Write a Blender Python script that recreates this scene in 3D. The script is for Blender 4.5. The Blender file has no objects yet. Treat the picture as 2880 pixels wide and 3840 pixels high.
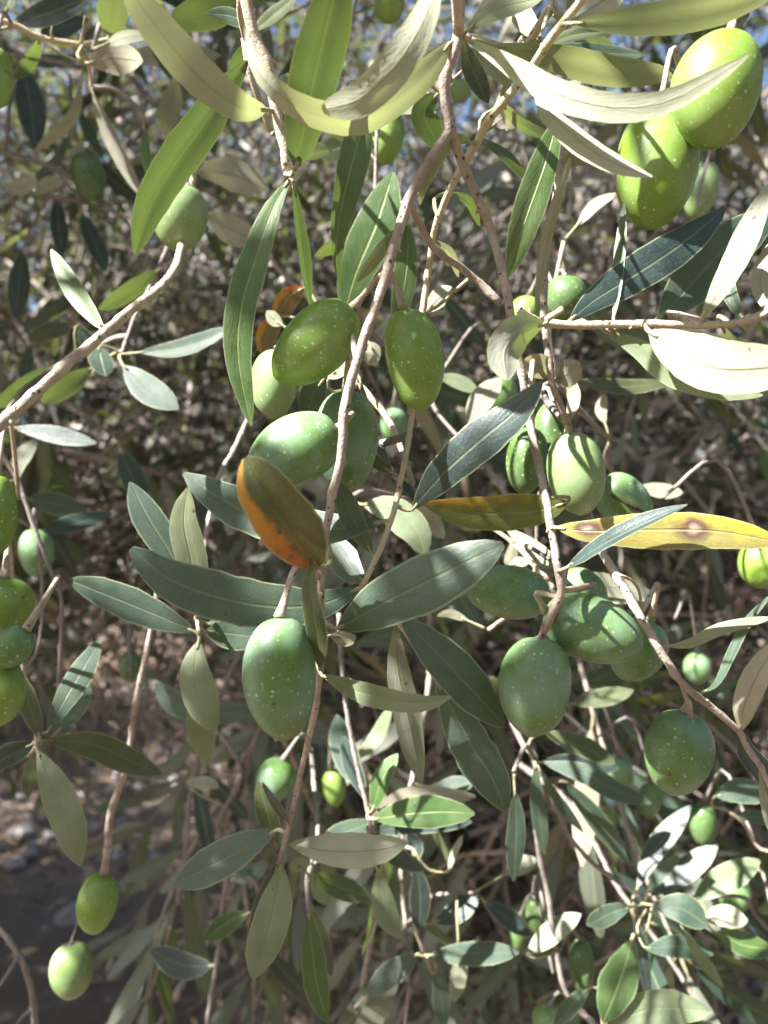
import bpy, math, random
import numpy as np
from mathutils import Vector, Matrix

# ------------------------------------------------------------------ camera, sky, sun, exposure
SC = bpy.context.scene
CAMZ = 1.5
CAM = np.array((0.0, 0.0, CAMZ))
cd = bpy.data.cameras.new('camera')
cam = bpy.data.objects.new('camera', cd)
SC.collection.objects.link(cam)
cam.location = (0, 0, CAMZ)
cam.rotation_euler = (math.radians(90), 0, 0)
cd.sensor_fit = 'HORIZONTAL'
cd.sensor_width = 36
cd.lens = 36
cd.clip_start = 0.005
cd.clip_end = 2000
cd.dof.use_dof = True
cd.dof.focus_distance = 0.172
cd.dof.aperture_fstop = 22
SC.camera = cam

SUN = np.array((-0.60, -0.36, 0.715)); SUN /= np.linalg.norm(SUN)
w = bpy.data.worlds.new('World'); SC.world = w; w.use_nodes = True
nt = w.node_tree
sky = nt.nodes.new('ShaderNodeTexSky'); sky.sky_type = 'NISHITA'; sky.sun_disc = False
sky.sun_elevation = math.asin(SUN[2]); sky.sun_rotation = math.atan2(SUN[0], SUN[1])
sky.air_density = 1.0; sky.dust_density = 2.0; sky.ozone_density = 1.0
bg = nt.nodes['Background']; bg.inputs['Strength'].default_value = 0.05
nt.links.new(sky.outputs[0], bg.inputs['Color'])
sl = bpy.data.lights.new('sun', 'SUN'); sl.energy = 5.0; sl.angle = math.radians(0.53); sl.color = (1.0, 0.97, 0.925)
so = bpy.data.objects.new('sun', sl); SC.collection.objects.link(so)
so.rotation_euler = Vector(SUN.tolist()).to_track_quat('Z', 'Y').to_euler()
so.location = (-3, -2, 6)
SC.view_settings.view_transform = 'Standard'
SC.view_settings.look = 'None'
SC.view_settings.exposure = 2.32
SC.view_settings.gamma = 1.0
SC.render.engine = 'CYCLES'
SC.cycles.use_denoising = True
SC.cycles.max_bounces = 4
SC.cycles.caustics_reflective = False
SC.cycles.caustics_refractive = False
SC.cycles.use_adaptive_sampling = True
SC.cycles.adaptive_threshold = 0.03
SC.cycles.diffuse_bounces = 2
SC.cycles.transmission_bounces = 3
SC.cycles.transparent_max_bounces = 4
SC.cycles.sample_clamp_indirect = 6

RNG = random.Random(11)
NR = np.random.default_rng(5)

# ------------------------------------------------------------------ helpers
COL = SC.collection
def px(x, y, d):
    return np.array(((x - 1440) / 2880 * d, d, CAMZ - (y - 1920) / 2880 * d))

def nrm(v):
    return v / (np.linalg.norm(v, axis=-1, keepdims=True) + 1e-12)

def make_obj(name, verts, faces, mats, parent=None, loc=(0, 0, 0), uvs=None, midx=None, smooth=True):
    me = bpy.data.meshes.new(name)
    me.from_pydata([tuple(v) for v in verts], [], [tuple(f) for f in faces])
    for m in (mats if isinstance(mats, (list, tuple)) else [mats]):
        me.materials.append(m)
    if smooth:
        me.polygons.foreach_set('use_smooth', [True] * len(me.polygons))
    if midx is not None:
        me.polygons.foreach_set('material_index', midx)
    if uvs is not None:
        ul = me.uv_layers.new(name='UVMap')
        li = np.zeros(len(me.loops), dtype=np.int32); me.loops.foreach_get('vertex_index', li)
        ul.data.foreach_set('uv', np.asarray(uvs, dtype=np.float32)[li].ravel())
    me.update()
    return link(name, me, parent, loc)

def link(name, me, parent=None, loc=(0, 0, 0)):
    o = bpy.data.objects.new(name, me)
    COL.objects.link(o)
    o.location = tuple(float(c) for c in loc)
    if parent is not None:
        o.parent = parent
    return o

def fast_mesh(name, V, F, mat, parent=None, uvs=None, smooth=False):
    """V (n,3), F (m,k) with constant k"""
    V = np.asarray(V, dtype=np.float32); F = np.asarray(F, dtype=np.int32)
    k = F.shape[1]
    me = bpy.data.meshes.new(name)
    me.vertices.add(len(V)); me.vertices.foreach_set('co', V.ravel())
    me.loops.add(F.size); me.loops.foreach_set('vertex_index', F.ravel())
    me.polygons.add(len(F))
    me.polygons.foreach_set('loop_start', np.arange(0, F.size, k, dtype=np.int32))
    me.polygons.foreach_set('use_smooth', np.full(len(F), smooth, dtype=bool))
    me.materials.append(mat)
    if uvs is not None:
        ul = me.uv_layers.new(name='UVMap')
        ul.data.foreach_set('uv', np.asarray(uvs, dtype=np.float32)[F.ravel()].ravel())
    me.update(calc_edges=True)
    me.validate()
    return link(name, me, parent)

def tag(o, label, cat=None, group=None, kind=None):
    if label: o['label'] = label
    if cat: o['category'] = cat
    if group: o['group'] = group
    if kind: o['kind'] = kind
    return o

def resample(P, n):
    """Catmull-Rom through P, n samples evenly spread by chord length"""
    P = np.asarray(P, dtype=float)
    if len(P) == 2:
        t = np.linspace(0, 1, n)[:, None]
        return P[0] * (1 - t) + P[1] * t
    Q = np.vstack([2 * P[0] - P[1], P, 2 * P[-1] - P[-2]])
    out = []
    for i in range(len(P) - 1):
        p0, p1, p2, p3 = Q[i:i + 4]
        for t in np.linspace(0, 1, 12, endpoint=False):
            out.append(0.5 * ((2 * p1) + (-p0 + p2) * t + (2 * p0 - 5 * p1 + 4 * p2 - p3) * t * t + (-p0 + 3 * p1 - 3 * p2 + p3) * t ** 3))
    out.append(P[-1]); out = np.array(out)
    s = np.concatenate([[0], np.cumsum(np.linalg.norm(np.diff(out[:, :3], axis=0), axis=1))])
    u = np.linspace(0, s[-1], n)
    return np.stack([np.interp(u, s, out[:, k]) for k in range(out.shape[1])], axis=1)

def tube(P, R, sides=8, cap=True):
    P = np.asarray(P, dtype=float); n = len(P)
    T = nrm(np.gradient(P, axis=0))
    a = np.array((0, 0, 1.0)) if abs(T[0][2]) < 0.9 else np.array((1.0, 0, 0))
    U = nrm(np.cross(T[0], a))
    V, F = [], []
    ang = np.linspace(0, 2 * math.pi, sides, endpoint=False)
    for i in range(n):
        U = nrm(U - T[i] * np.dot(U, T[i]))
        W = np.cross(T[i], U)
        r = np.atleast_1d(R[i])
        V.append(P[i] + (np.cos(ang)[:, None] * U + np.sin(ang)[:, None] * W) * r.reshape(-1, 1))
    for i in range(n - 1):
        for j in range(sides):
            k = (j + 1) % sides
            F.append((i * sides + j, i * sides + k, (i + 1) * sides + k, (i + 1) * sides + j))
    V = np.vstack(V)
    if cap:
        F.append(tuple(range(sides - 1, -1, -1)))
        F.append(tuple((n - 1) * sides + j for j in range(sides)))
    return V, F

# ------------------------------------------------------------------ materials
def newmat(name):
    m = bpy.data.materials.new(name); m.use_nodes = True
    t = m.node_tree; t.nodes.clear()
    return m, t
def N(t, typ, **kw):
    n = t.nodes.new(typ)
    for k, v in kw.items():
        setattr(n, k, v)
    return n
def L(t, a, b): t.links.new(a, b)
def val(t, op, a, b=None, clamp=False):
    n = N(t, 'ShaderNodeMath', operation=op, use_clamp=clamp)
    for i, v in enumerate((a, b)):
        if v is None: continue
        if isinstance(v, (int, float)): n.inputs[i].default_value = v
        else: L(t, v, n.inputs[i])
    return n.outputs[0]
def mix(t, f, a, b, blend='MIX'):
    n = N(t, 'ShaderNodeMix', data_type='RGBA', blend_type=blend)
    for s, v in ((n.inputs[0], f), (n.inputs[6], a), (n.inputs[7], b)):
        if isinstance(v, (int, float)): s.default_value = v
        elif isinstance(v, (tuple, list)): s.default_value = (*v[:3], 1)
        else: L(t, v, s)
    return n.outputs[2]
def ramp(t, f, lo, hi, a=0.0, b=1.0):
    n = N(t, 'ShaderNodeMapRange', interpolation_type='SMOOTHSTEP')
    for i, v in enumerate((f, lo, hi, a, b)):
        if isinstance(v, (int, float)): n.inputs[i].default_value = v
        else: L(t, v, n.inputs[i])
    return n.outputs[0]
def noise(t, co, scale, detail=3, rough=0.55, dim='3D'):
    n = N(t, 'ShaderNodeTexNoise', noise_dimensions=dim); n.inputs['Scale'].default_value = scale
    n.inputs['Detail'].default_value = detail; n.inputs['Roughness'].default_value = rough
    L(t, co, n.inputs['Vector']); return n.outputs['Fac']

UNDER = (0.30, 0.315, 0.245)
def leaf_mat(name, top, top2, under=UNDER, glow=(0.28, 0.40, 0.06), tr=0.22, rib=(0.24, 0.29, 0.15), rough=0.42, sick=None):
    m, t = newmat(name)
    tc = N(t, 'ShaderNodeTexCoord'); oi = N(t, 'ShaderNodeObjectInfo'); geo = N(t, 'ShaderNodeNewGeometry')
    sep = N(t, 'ShaderNodeSeparateXYZ'); L(t, tc.outputs['UV'], sep.inputs[0])
    u, v = sep.outputs[0], sep.outputs[1]
    av = val(t, 'ABSOLUTE', val(t, 'MULTIPLY', val(t, 'SUBTRACT', v, 0.5), 2.0))
    ad = N(t, 'ShaderNodeVectorMath', operation='ADD'); L(t, tc.outputs['Object'], ad.inputs[0])
    cm = N(t, 'ShaderNodeCombineXYZ'); L(t, oi.outputs['Random'], cm.inputs[0]); L(t, oi.outputs['Random'], cm.inputs[2])
    L(t, cm.outputs[0], ad.inputs[1]); co = ad.outputs[0]
    n1 = noise(t, co, 130, 3); n2 = noise(t, co, 2600, 2, 0.7); n3 = noise(t, co, 45, 2)
    ribm = val(t, 'SUBTRACT', 1.0, ramp(t, av, 0.035, 0.085))
    edge = ramp(t, av, 0.90, 0.97)
    rnd = oi.outputs['Random']
    c = mix(t, ramp(t, n1, 0.35, 0.68), top, top2)
    hs = N(t, 'ShaderNodeHueSaturation'); L(t, c, hs.inputs['Color'])
    L(t, ramp(t, rnd, 0, 1, 0.485, 0.515), hs.inputs['Hue']); L(t, val(t, 'ADD', 0.72, val(t, 'MULTIPLY', n3, 0.5)), hs.inputs['Value'])
    c = hs.outputs[0]
    # pale scaly stipple of the real leaf surface
    c = mix(t, val(t, 'MULTIPLY', ramp(t, n2, 0.52, 0.78), 0.35), c, (0.28, 0.32, 0.26))
    glowc = glow
    if sick is not None:
        c = sick(t, c, u, v, av, co)
        glowc = mix(t, 0.5, c, glow)
    und = under
    c = mix(t, val(t, 'MULTIPLY', ribm, 0.32), c, rib)
    c = mix(t, val(t, 'MULTIPLY', edge, 0.6), c, (0.36, 0.40, 0.24))
    und = mix(t, ramp(t, n1, 0.3, 0.75), und, tuple(x * 0.78 for x in under))
    und = mix(t, val(t, 'MULTIPLY', ramp(t, n2, 0.45, 0.8), 0.4), und, (0.45, 0.45, 0.36))
    if sick is not None:
        und = sick(t, und, u, v, av, co)
    und = mix(t, val(t, 'MULTIPLY', ribm, 0.6), und, (0.24, 0.26, 0.14))
    und = mix(t, val(t, 'MULTIPLY', edge, 0.6), und, (0.36, 0.45, 0.16))
    # tiny dark blemishes
    vo = N(t, 'ShaderNodeTexVoronoi'); vo.inputs['Scale'].default_value = 210; L(t, co, vo.inputs['Vector'])
    sp = val(t, 'MULTIPLY', val(t, 'LESS_THAN', vo.outputs['Distance'], 0.10), val(t, 'GREATER_THAN', n1, 0.56))
    c = mix(t, val(t, 'MULTIPLY', sp, 0.7), c, (0.03, 0.03, 0.02)); und = mix(t, val(t, 'MULTIPLY', sp, 0.7), und, (0.08, 0.06, 0.04))
    colr = mix(t, geo.outputs['Backfacing'], c, und)
    p = N(t, 'ShaderNodeBsdfPrincipled')
    L(t, colr, p.inputs['Base Color'])
    L(t, val(t, 'ADD', val(t, 'MULTIPLY', geo.outputs['Backfacing'], 0.25), val(t, 'ADD', rough - 0.06, val(t, 'MULTIPLY', n1, 0.14))), p.inputs['Roughness'])
    p.inputs['Specular IOR Level'].default_value = 0.55
    # relief: side veins, sunken rib and fine grain
    vn = val(t, 'SINE', val(t, 'ADD', val(t, 'MULTIPLY', u, 75.0), val(t, 'ADD', val(t, 'MULTIPLY', av, -22.0), val(t, 'MULTIPLY', n1, 7.0))))
    h = val(t, 'ADD', val(t, 'ADD', val(t, 'MULTIPLY', vn, 0.02), val(t, 'MULTIPLY', ribm, -0.8)), val(t, 'ADD', val(t, 'MULTIPLY', n2, 0.35), val(t, 'MULTIPLY', n1, 0.8)))
    bp = N(t, 'ShaderNodeBump'); bp.inputs['Strength'].default_value = 0.5; bp.inputs['Distance'].default_value = 0.0005
    L(t, h, bp.inputs['Height']); L(t, bp.outputs[0], p.inputs['Normal'])
    trn = N(t, 'ShaderNodeBsdfTranslucent')
    if isinstance(glowc, tuple): trn.inputs['Color'].default_value = (*glowc, 1)
    else: L(t, glowc, trn.inputs['Color'])
    ms = N(t, 'ShaderNodeMixShader'); ms.inputs[0].default_value = tr
    L(t, p.outputs[0], ms.inputs[1]); L(t, trn.outputs[0], ms.inputs[2])
    out = N(t, 'ShaderNodeOutputMaterial'); L(t, ms.outputs[0], out.inputs['Surface'])
    return m

def sick_yellow(t, c, u, v, av, co):
    n = noise(t, co, 260, 4, 0.65)
    f = val(t, 'ADD', val(t, 'MULTIPLY', n, 1.1), val(t, 'ADD', val(t, 'MULTIPLY', val(t, 'SUBTRACT', 1.0, v), 0.75), val(t, 'MULTIPLY', u, 0.35)))
    c = mix(t, ramp(t, f, 1.16, 1.6), c, (0.46, 0.33, 0.03))
    for su, sv, r in ((0.17, 0.40, 0.20), (0.63, 0.44, 0.19)):
        du = val(t, 'MULTIPLY', val(t, 'SUBTRACT', u, su), 1.9); dv = val(t, 'MULTIPLY', val(t, 'SUBTRACT', v, sv), 0.42)
        dd = val(t, 'SQRT', val(t, 'ADD', val(t, 'MULTIPLY', du, du), val(t, 'MULTIPLY', dv, dv)))
        dd = val(t, 'ADD', dd, val(t, 'MULTIPLY', val(t, 'SUBTRACT', n, 0.5), 0.12))
        c = mix(t, ramp(t, dd, r * 0.45, r, 1.0, 0.0), c, (0.085, 0.05, 0.035))
        c = mix(t, ramp(t, dd, r * 0.05, r * 0.5, 0.85, 0.0), c, (0.40, 0.29, 0.23))
    return c
def sick_half(t, c, u, v, av, co):
    n = noise(t, co, 220, 3, 0.6)
    f = val(t, 'ADD', val(t, 'MULTIPLY', n, 0.9), val(t, 'ADD', val(t, 'MULTIPLY', v, 0.55), val(t, 'MULTIPLY', u, 0.45)))
    return mix(t, ramp(t, f, 0.95, 1.3, 0, 0.9), c, (0.44, 0.27, 0.03))
def sick_orange(t, c, u, v, av, co):
    n = noise(t, co, 170, 4, 0.65); n5 = noise(t, co, 420, 3, 0.6)
    f = val(t, 'ADD', val(t, 'MULTIPLY', val(t, 'SUBTRACT', 1.0, v), 1.0), val(t, 'MULTIPLY', n, 0.45))
    c = mix(t, ramp(t, val(t, 'SUBTRACT', f, val(t, 'MULTIPLY', u, 0.18)), 0.76, 0.92), c, mix(t, ramp(t, u, 0.1, 0.7), (0.40, 0.12, 0.015), (0.55, 0.27, 0.03)))
    g = val(t, 'MULTIPLY', ramp(t, n5, 0.48, 0.60), ramp(t, u, 0.55, 0.2))
    return mix(t, val(t, 'MULTIPLY', g, 0.65), c, (0.10, 0.05, 0.015))

M_GL = leaf_mat('leaf_glaucous', (0.042, 0.076, 0.056), (0.072, 0.108, 0.078), rough=0.46)
M_YO = leaf_mat('leaf_young', (0.062, 0.118, 0.028), (0.10, 0.16, 0.055), glow=(0.20, 0.30, 0.06), tr=0.20, rib=(0.42, 0.50, 0.18), rough=0.47)
M_OL = leaf_mat('leaf_drab', (0.06, 0.075, 0.028), (0.09, 0.10, 0.045), tr=0.18)
M_PA = leaf_mat('leaf_pale', (0.17, 0.215, 0.12), (0.24, 0.28, 0.17), under=(0.42, 0.43, 0.32), glow=(0.44, 0.50, 0.18), tr=0.30, rough=0.5)
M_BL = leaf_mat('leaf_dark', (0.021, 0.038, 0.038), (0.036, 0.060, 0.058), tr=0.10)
M_BE = leaf_mat('leaf_beige', (0.20, 0.21, 0.12), (0.28, 0.26, 0.17), under=(0.43, 0.40, 0.31), glow=(0.46, 0.43, 0.22), tr=0.26, rough=0.55)
M_YE = leaf_mat('leaf_yellow_spotted', (0.20, 0.20, 0.055), (0.28, 0.25, 0.06), under=(0.30, 0.26, 0.08), tr=0.14, glow=(0.4, 0.32, 0.06), sick=sick_yellow, rib=(0.36, 0.33, 0.14))
M_YG = leaf_mat('leaf_yellowing', (0.10, 0.14, 0.03), (0.14, 0.18, 0.04), glow=(0.45, 0.42, 0.05), sick=sick_half)
M_OR = leaf_mat('leaf_orange', (0.065, 0.08, 0.02), (0.10, 0.11, 0.03), under=(0.20, 0.15, 0.05), glow=(0.45, 0.20, 0.02), tr=0.10, sick=sick_orange, rib=(0.10, 0.10, 0.03))
LM = dict(g=M_GL, y=M_YO, o=M_OL, p=M_PA, d=M_BL, b=M_BE, Y=M_YE, h=M_YG, O=M_OR)

def foliage_mat(name, cols, unders, tr=0.2):
    m, t = newmat(name)
    geo = N(t, 'ShaderNodeNewGeometry'); r = geo.outputs['Random Per Island']
    def three(c):
        a = mix(t, ramp(t, r, 0.15, 0.5), c[0], c[1]); return mix(t, ramp(t, r, 0.6, 0.95), a, c[2])
    col = mix(t, geo.outputs['Backfacing'], three(cols), three(unders))
    p = N(t, 'ShaderNodeBsdfPrincipled'); L(t, col, p.inputs['Base Color']); p.inputs['Roughness'].default_value = 0.5
    trn = N(t, 'ShaderNodeBsdfTranslucent'); trn.inputs['Color'].default_value = (0.30, 0.36, 0.10, 1)
    ms = N(t, 'ShaderNodeMixShader'); ms.inputs[0].default_value = tr
    L(t, p.outputs[0], ms.inputs[1]); L(t, trn.outputs[0], ms.inputs[2])
    out = N(t, 'ShaderNodeOutputMaterial'); L(t, ms.outputs[0], out.inputs['Surface'])
    return m
M_FOL = foliage_mat('foliage', ((0.020, 0.034, 0.028), (0.045, 0.060, 0.046), (0.13, 0.12, 0.095)), ((0.085, 0.095, 0.082), (0.16, 0.165, 0.14), (0.48, 0.43, 0.36)))

def bark_mat(name, a, b, dark, spots=0.55, scale=1.0):
    m, t = newmat(name)
    tc = N(t, 'ShaderNodeTexCoord'); co = tc.outputs['Object']
    n1 = noise(t, co, 240 * scale, 4, 0.65); n2 = noise(t, co, 1500 * scale, 3, 0.7); n3 = noise(t, co, 60 * scale, 2)
    c = mix(t, ramp(t, n1, 0.3, 0.7), a, b)
    c = mix(t, ramp(t, n3, 0.52, 0.75, 0, 0.5), c, dark)
    c = mix(t, ramp(t, n2, 0.58, 0.72, 0, spots), c, dark)
    vo = N(t, 'ShaderNodeTexVoronoi'); vo.inputs['Scale'].default_value = 520 * scale; L(t, co, vo.inputs['Vector'])
    sp = val(t, 'MULTIPLY', ramp(t, vo.outputs['Distance'], 0.14, 0.24, 1.0, 0.0), val(t, 'GREATER_THAN', n1, 0.5))
    c = mix(t, val(t, 'MULTIPLY', sp, 0.75), c, tuple(x * 0.35 for x in dark))
    p = N(t, 'ShaderNodeBsdfPrincipled'); L(t, c, p.inputs['Base Color']); p.inputs['Roughness'].default_value = 0.75
    p.inputs['Specular IOR Level'].default_value = 0.25
    bp = N(t, 'ShaderNodeBump'); bp.inputs['Strength'].default_value = 1.0; bp.inputs['Distance'].default_value = 0.0007 / scale
    L(t, val(t, 'ADD', n1, val(t, 'SUBTRACT', val(t, 'MULTIPLY', n2, 0.5), sp)), bp.inputs['Height']); L(t, bp.outputs[0], p.inputs['Normal'])
    out = N(t, 'ShaderNodeOutputMaterial'); L(t, p.outputs[0], out.inputs['Surface'])
    return m
M_TW = bark_mat('bark_beige', (0.38, 0.30, 0.225), (0.54, 0.45, 0.35), (0.17, 0.12, 0.09), spots=0.75)
M_PK = bark_mat('bark_pinkish', (0.31, 0.25, 0.21), (0.49, 0.41, 0.35), (0.11, 0.08, 0.07), spots=0.75)
M_ST = bark_mat('bark_straw', (0.48, 0.40, 0.26), (0.56, 0.49, 0.34), (0.30, 0.22, 0.12), spots=0.25)
M_GY = bark_mat('bark_grey', (0.22, 0.19, 0.175), (0.31, 0.27, 0.24), (0.10, 0.08, 0.075))
M_TR = bark_mat('bark_trunk', (0.15, 0.125, 0.11), (0.22, 0.185, 0.16), (0.06, 0.05, 0.045), scale=0.08)
M_PE = bark_mat('petiole', (0.30, 0.30, 0.17), (0.38, 0.34, 0.22), (0.24, 0.18, 0.10), spots=0.2)
def plain_bark(name, a, b):
    m, t = newmat(name)
    geo = N(t, 'ShaderNodeNewGeometry')
    p = N(t, 'ShaderNodeBsdfPrincipled'); L(t, mix(t, geo.outputs['Random Per Island'], a, b), p.inputs['Base Color']); p.inputs['Roughness'].default_value = .8
    out = N(t, 'ShaderNodeOutputMaterial'); L(t, p.outputs[0], out.inputs['Surface'])
    return m
M_GYT = plain_bark('bark_far_twigs', (0.025, 0.022, 0.025), (0.40, 0.345, 0.31))
BM = dict(t=M_TW, p=M_PK, s=M_ST, g=M_GY)

def olive_mat(name, a, b, bloom, blm=0.5):
    m, t = newmat(name)
    tc = N(t, 'ShaderNodeTexCoord'); oi = N(t, 'ShaderNodeObjectInfo')
    ad = N(t, 'ShaderNodeVectorMath', operation='ADD'); L(t, tc.outputs['Object'], ad.inputs[0])
    cm = N(t, 'ShaderNodeCombineXYZ'); L(t, oi.outputs['Random'], cm.inputs[0]); L(t, oi.outputs['Random'], cm.inputs[1])
    L(t, cm.outputs[0], ad.inputs[1]); co = ad.outputs[0]
    n1 = noise(t, co, 110, 2); n2 = noise(t, co, 900, 3, 0.6); n3 = noise(t, co, 230, 3, 0.6)
    c = mix(t, ramp(t, n1, 0.35, 0.65), a, b)
    c = mix(t, val(t, 'MULTIPLY', ramp(t, n1, 0.28, 0.70), blm), c, bloom)
    c = mix(t, val(t, 'MULTIPLY', ramp(t, n2, 0.5, 0.75), 0.22), c, (0.30, 0.42, 0.20))
    dots = None
    for s, r0, r1, seed in ((600, 0.15, 0.23, 0), (1100, 0.13, 0.21, 3.3)):
        mp = N(t, 'ShaderNodeVectorMath', operation='ADD'); L(t, co, mp.inputs[0]); mp.inputs[1].default_value = (seed, seed, 0)
        vo = N(t, 'ShaderNodeTexVoronoi'); vo.inputs['Scale'].default_value = s; L(t, mp.outputs[0], vo.inputs['Vector'])
        sepc = N(t, 'ShaderNodeSeparateXYZ'); L(t, vo.outputs['Color'], sepc.inputs[0])
        k = val(t, 'MULTIPLY', ramp(t, vo.outputs['Distance'], r0, r1, 1, 0), ramp(t, sepc.outputs[0], 0.35, 0.9))
        dots = k if dots is None else val(t, 'MAXIMUM', dots, k)
    c = mix(t, val(t, 'MULTIPLY', dots, 0.8), c, (0.46, 0.56, 0.34))
    vb = N(t, 'ShaderNodeTexVoronoi'); vb.inputs['Scale'].default_value = 130; L(t, co, vb.inputs['Vector'])
    sb = N(t, 'ShaderNodeSeparateXYZ'); L(t, vb.outputs['Color'], sb.inputs[0])
    bl = val(t, 'MULTIPLY', ramp(t, val(t, 'ADD', vb.outputs['Distance'], val(t, 'MULTIPLY', n2, 0.12)), 0.10, 0.17, 1, 0), val(t, 'GREATER_THAN', sb.outputs[1], 0.72))
    c = mix(t, val(t, 'MULTIPLY', bl, 0.75), c, (0.09, 0.075, 0.035))
    p = N(t, 'ShaderNodeBsdfPrincipled'); L(t, c, p.inputs['Base Color'])
    L(t, val(t, 'ADD', 0.24, val(t, 'MULTIPLY', n3, 0.30)), p.inputs['Roughness'])
    p.inputs['Specular IOR Level'].default_value = 0.42
    p.inputs['Subsurface Weight'].default_value = 0.25
    p.inputs['Subsurface Radius'].default_value = (0.6, 1.0, 0.2)
    p.inputs['Subsurface Scale'].default_value = 0.0016
    bp = N(t, 'ShaderNodeBump'); bp.inputs['Strength'].default_value = 0.25; bp.inputs['Distance'].default_value = 0.0003
    L(t, val(t, 'ADD', val(t, 'MULTIPLY', n2, 0.4), val(t, 'ADD', n1, val(t, 'MULTIPLY', dots, 0.25))), bp.inputs['Height']); L(t, bp.outputs[0], p.inputs['Normal'])
    out = N(t, 'ShaderNodeOutputMaterial'); L(t, p.outputs[0], out.inputs['Surface'])
    return m
M_O1 = olive_mat('olive_lime', (0.155, 0.26, 0.025), (0.20, 0.305, 0.045), (0.21, 0.31, 0.12), 0.5)
M_O2 = olive_mat('olive_bloom', (0.10, 0.19, 0.036), (0.13, 0.225, 0.055), (0.18, 0.29, 0.20), 0.8)
M_O3 = olive_mat('olive_pale', (0.175, 0.26, 0.085), (0.21, 0.295, 0.11), (0.25, 0.34, 0.19), 0.6)
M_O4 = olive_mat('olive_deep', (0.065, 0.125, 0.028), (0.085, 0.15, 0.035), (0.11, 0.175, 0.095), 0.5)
OM_ = dict(l=M_O1, b=M_O2, p=M_O3, d=M_O4)

# ------------------------------------------------------------------ ground
def ground_mat():
    m, t = newmat('soil')
    tc = N(t, 'ShaderNodeTexCoord'); co = tc.outputs['Object']
    n1 = noise(t, co, 1.3, 5, 0.6); n2 = noise(t, co, 9, 5, 0.65); n3 = noise(t, co, 60, 3, 0.6)
    c = mix(t, ramp(t, n1, 0.35, 0.65), (0.12, 0.078, 0.05), (0.165, 0.12, 0.092))
    c = mix(t, ramp(t, n2, 0.5, 0.72), c, (0.22, 0.18, 0.155))
    c = mix(t, ramp(t, n3, 0.55, 0.75, 0, 0.6), c, (0.09, 0.065, 0.05))
    p = N(t, 'ShaderNodeBsdfPrincipled'); L(t, c, p.inputs['Base Color']); p.inputs['Roughness'].default_value = 0.95
    bp = N(t, 'ShaderNodeBump'); bp.inputs['Strength'].default_value = 0.8; bp.inputs['Distance'].default_value = 0.03
    L(t, val(t, 'ADD', n2, val(t, 'MULTIPLY', n3, 0.3)), bp.inputs['Height']); L(t, bp.outputs[0], p.inputs['Normal'])
    out = N(t, 'ShaderNodeOutputMaterial'); L(t, p.outputs[0], out.inputs['Surface'])
    return m
M_SOIL = ground_mat()

def build_ground():
    r = np.concatenate([np.linspace(0, 8, 50), np.geomspace(8.5, 900, 18)])
    a = np.linspace(0, 2 * math.pi, 72, endpoint=False)
    V = [(0, 0, 0)]
    for q in r[1:]:
        for th in a:
            x, y = q * math.cos(th), q * math.sin(th)
            z = 0.05 * math.sin(x * 1.7 + 0.4) * math.cos(y * 1.3) + 0.03 * math.sin(x * 4.1 + y * 3.3)
            V.append((x, y, z * (1 if q < 10 else 0)))
    F = [(0, 1 + j, 1 + (j + 1) % 72) for j in range(72)]
    for i in range(len(r) - 2):
        for j in range(72):
            k = (j + 1) % 72
            F.append((1 + i * 72 + j, 1 + (i + 1) * 72 + j, 1 + (i + 1) * 72 + k, 1 + i * 72 + k))
    g = make_obj('ground', V, F, M_SOIL)
    g['kind'] = 'structure'
build_ground()

def simple_mat(name, a, b, rough=0.8):
    m, t = newmat(name)
    geo = N(t, 'ShaderNodeNewGeometry')
    tc = N(t, 'ShaderNodeTexCoord')
    c = mix(t, geo.outputs['Random Per Island'], a, b)
    c = mix(t, ramp(t, noise(t, tc.outputs['Object'], 70, 3), 0.4, 0.7, 0, 0.5), c, tuple(x * 0.5 for x in a))
    p = N(t, 'ShaderNodeBsdfPrincipled'); L(t, c, p.inputs['Base Color']); p.inputs['Roughness'].default_value = rough
    out = N(t, 'ShaderNodeOutputMaterial'); L(t, p.outputs[0], out.inputs['Surface'])
    return m
M_STRAW = simple_mat('dry_grass', (0.15, 0.10, 0.06), (0.30, 0.21, 0.13))
M_STONE = simple_mat('stone', (0.20, 0.18, 0.18), (0.40, 0.36, 0.36))
M_LITTER = simple_mat('leaf_litter', (0.11, 0.08, 0.06), (0.27, 0.21, 0.16))

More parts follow.
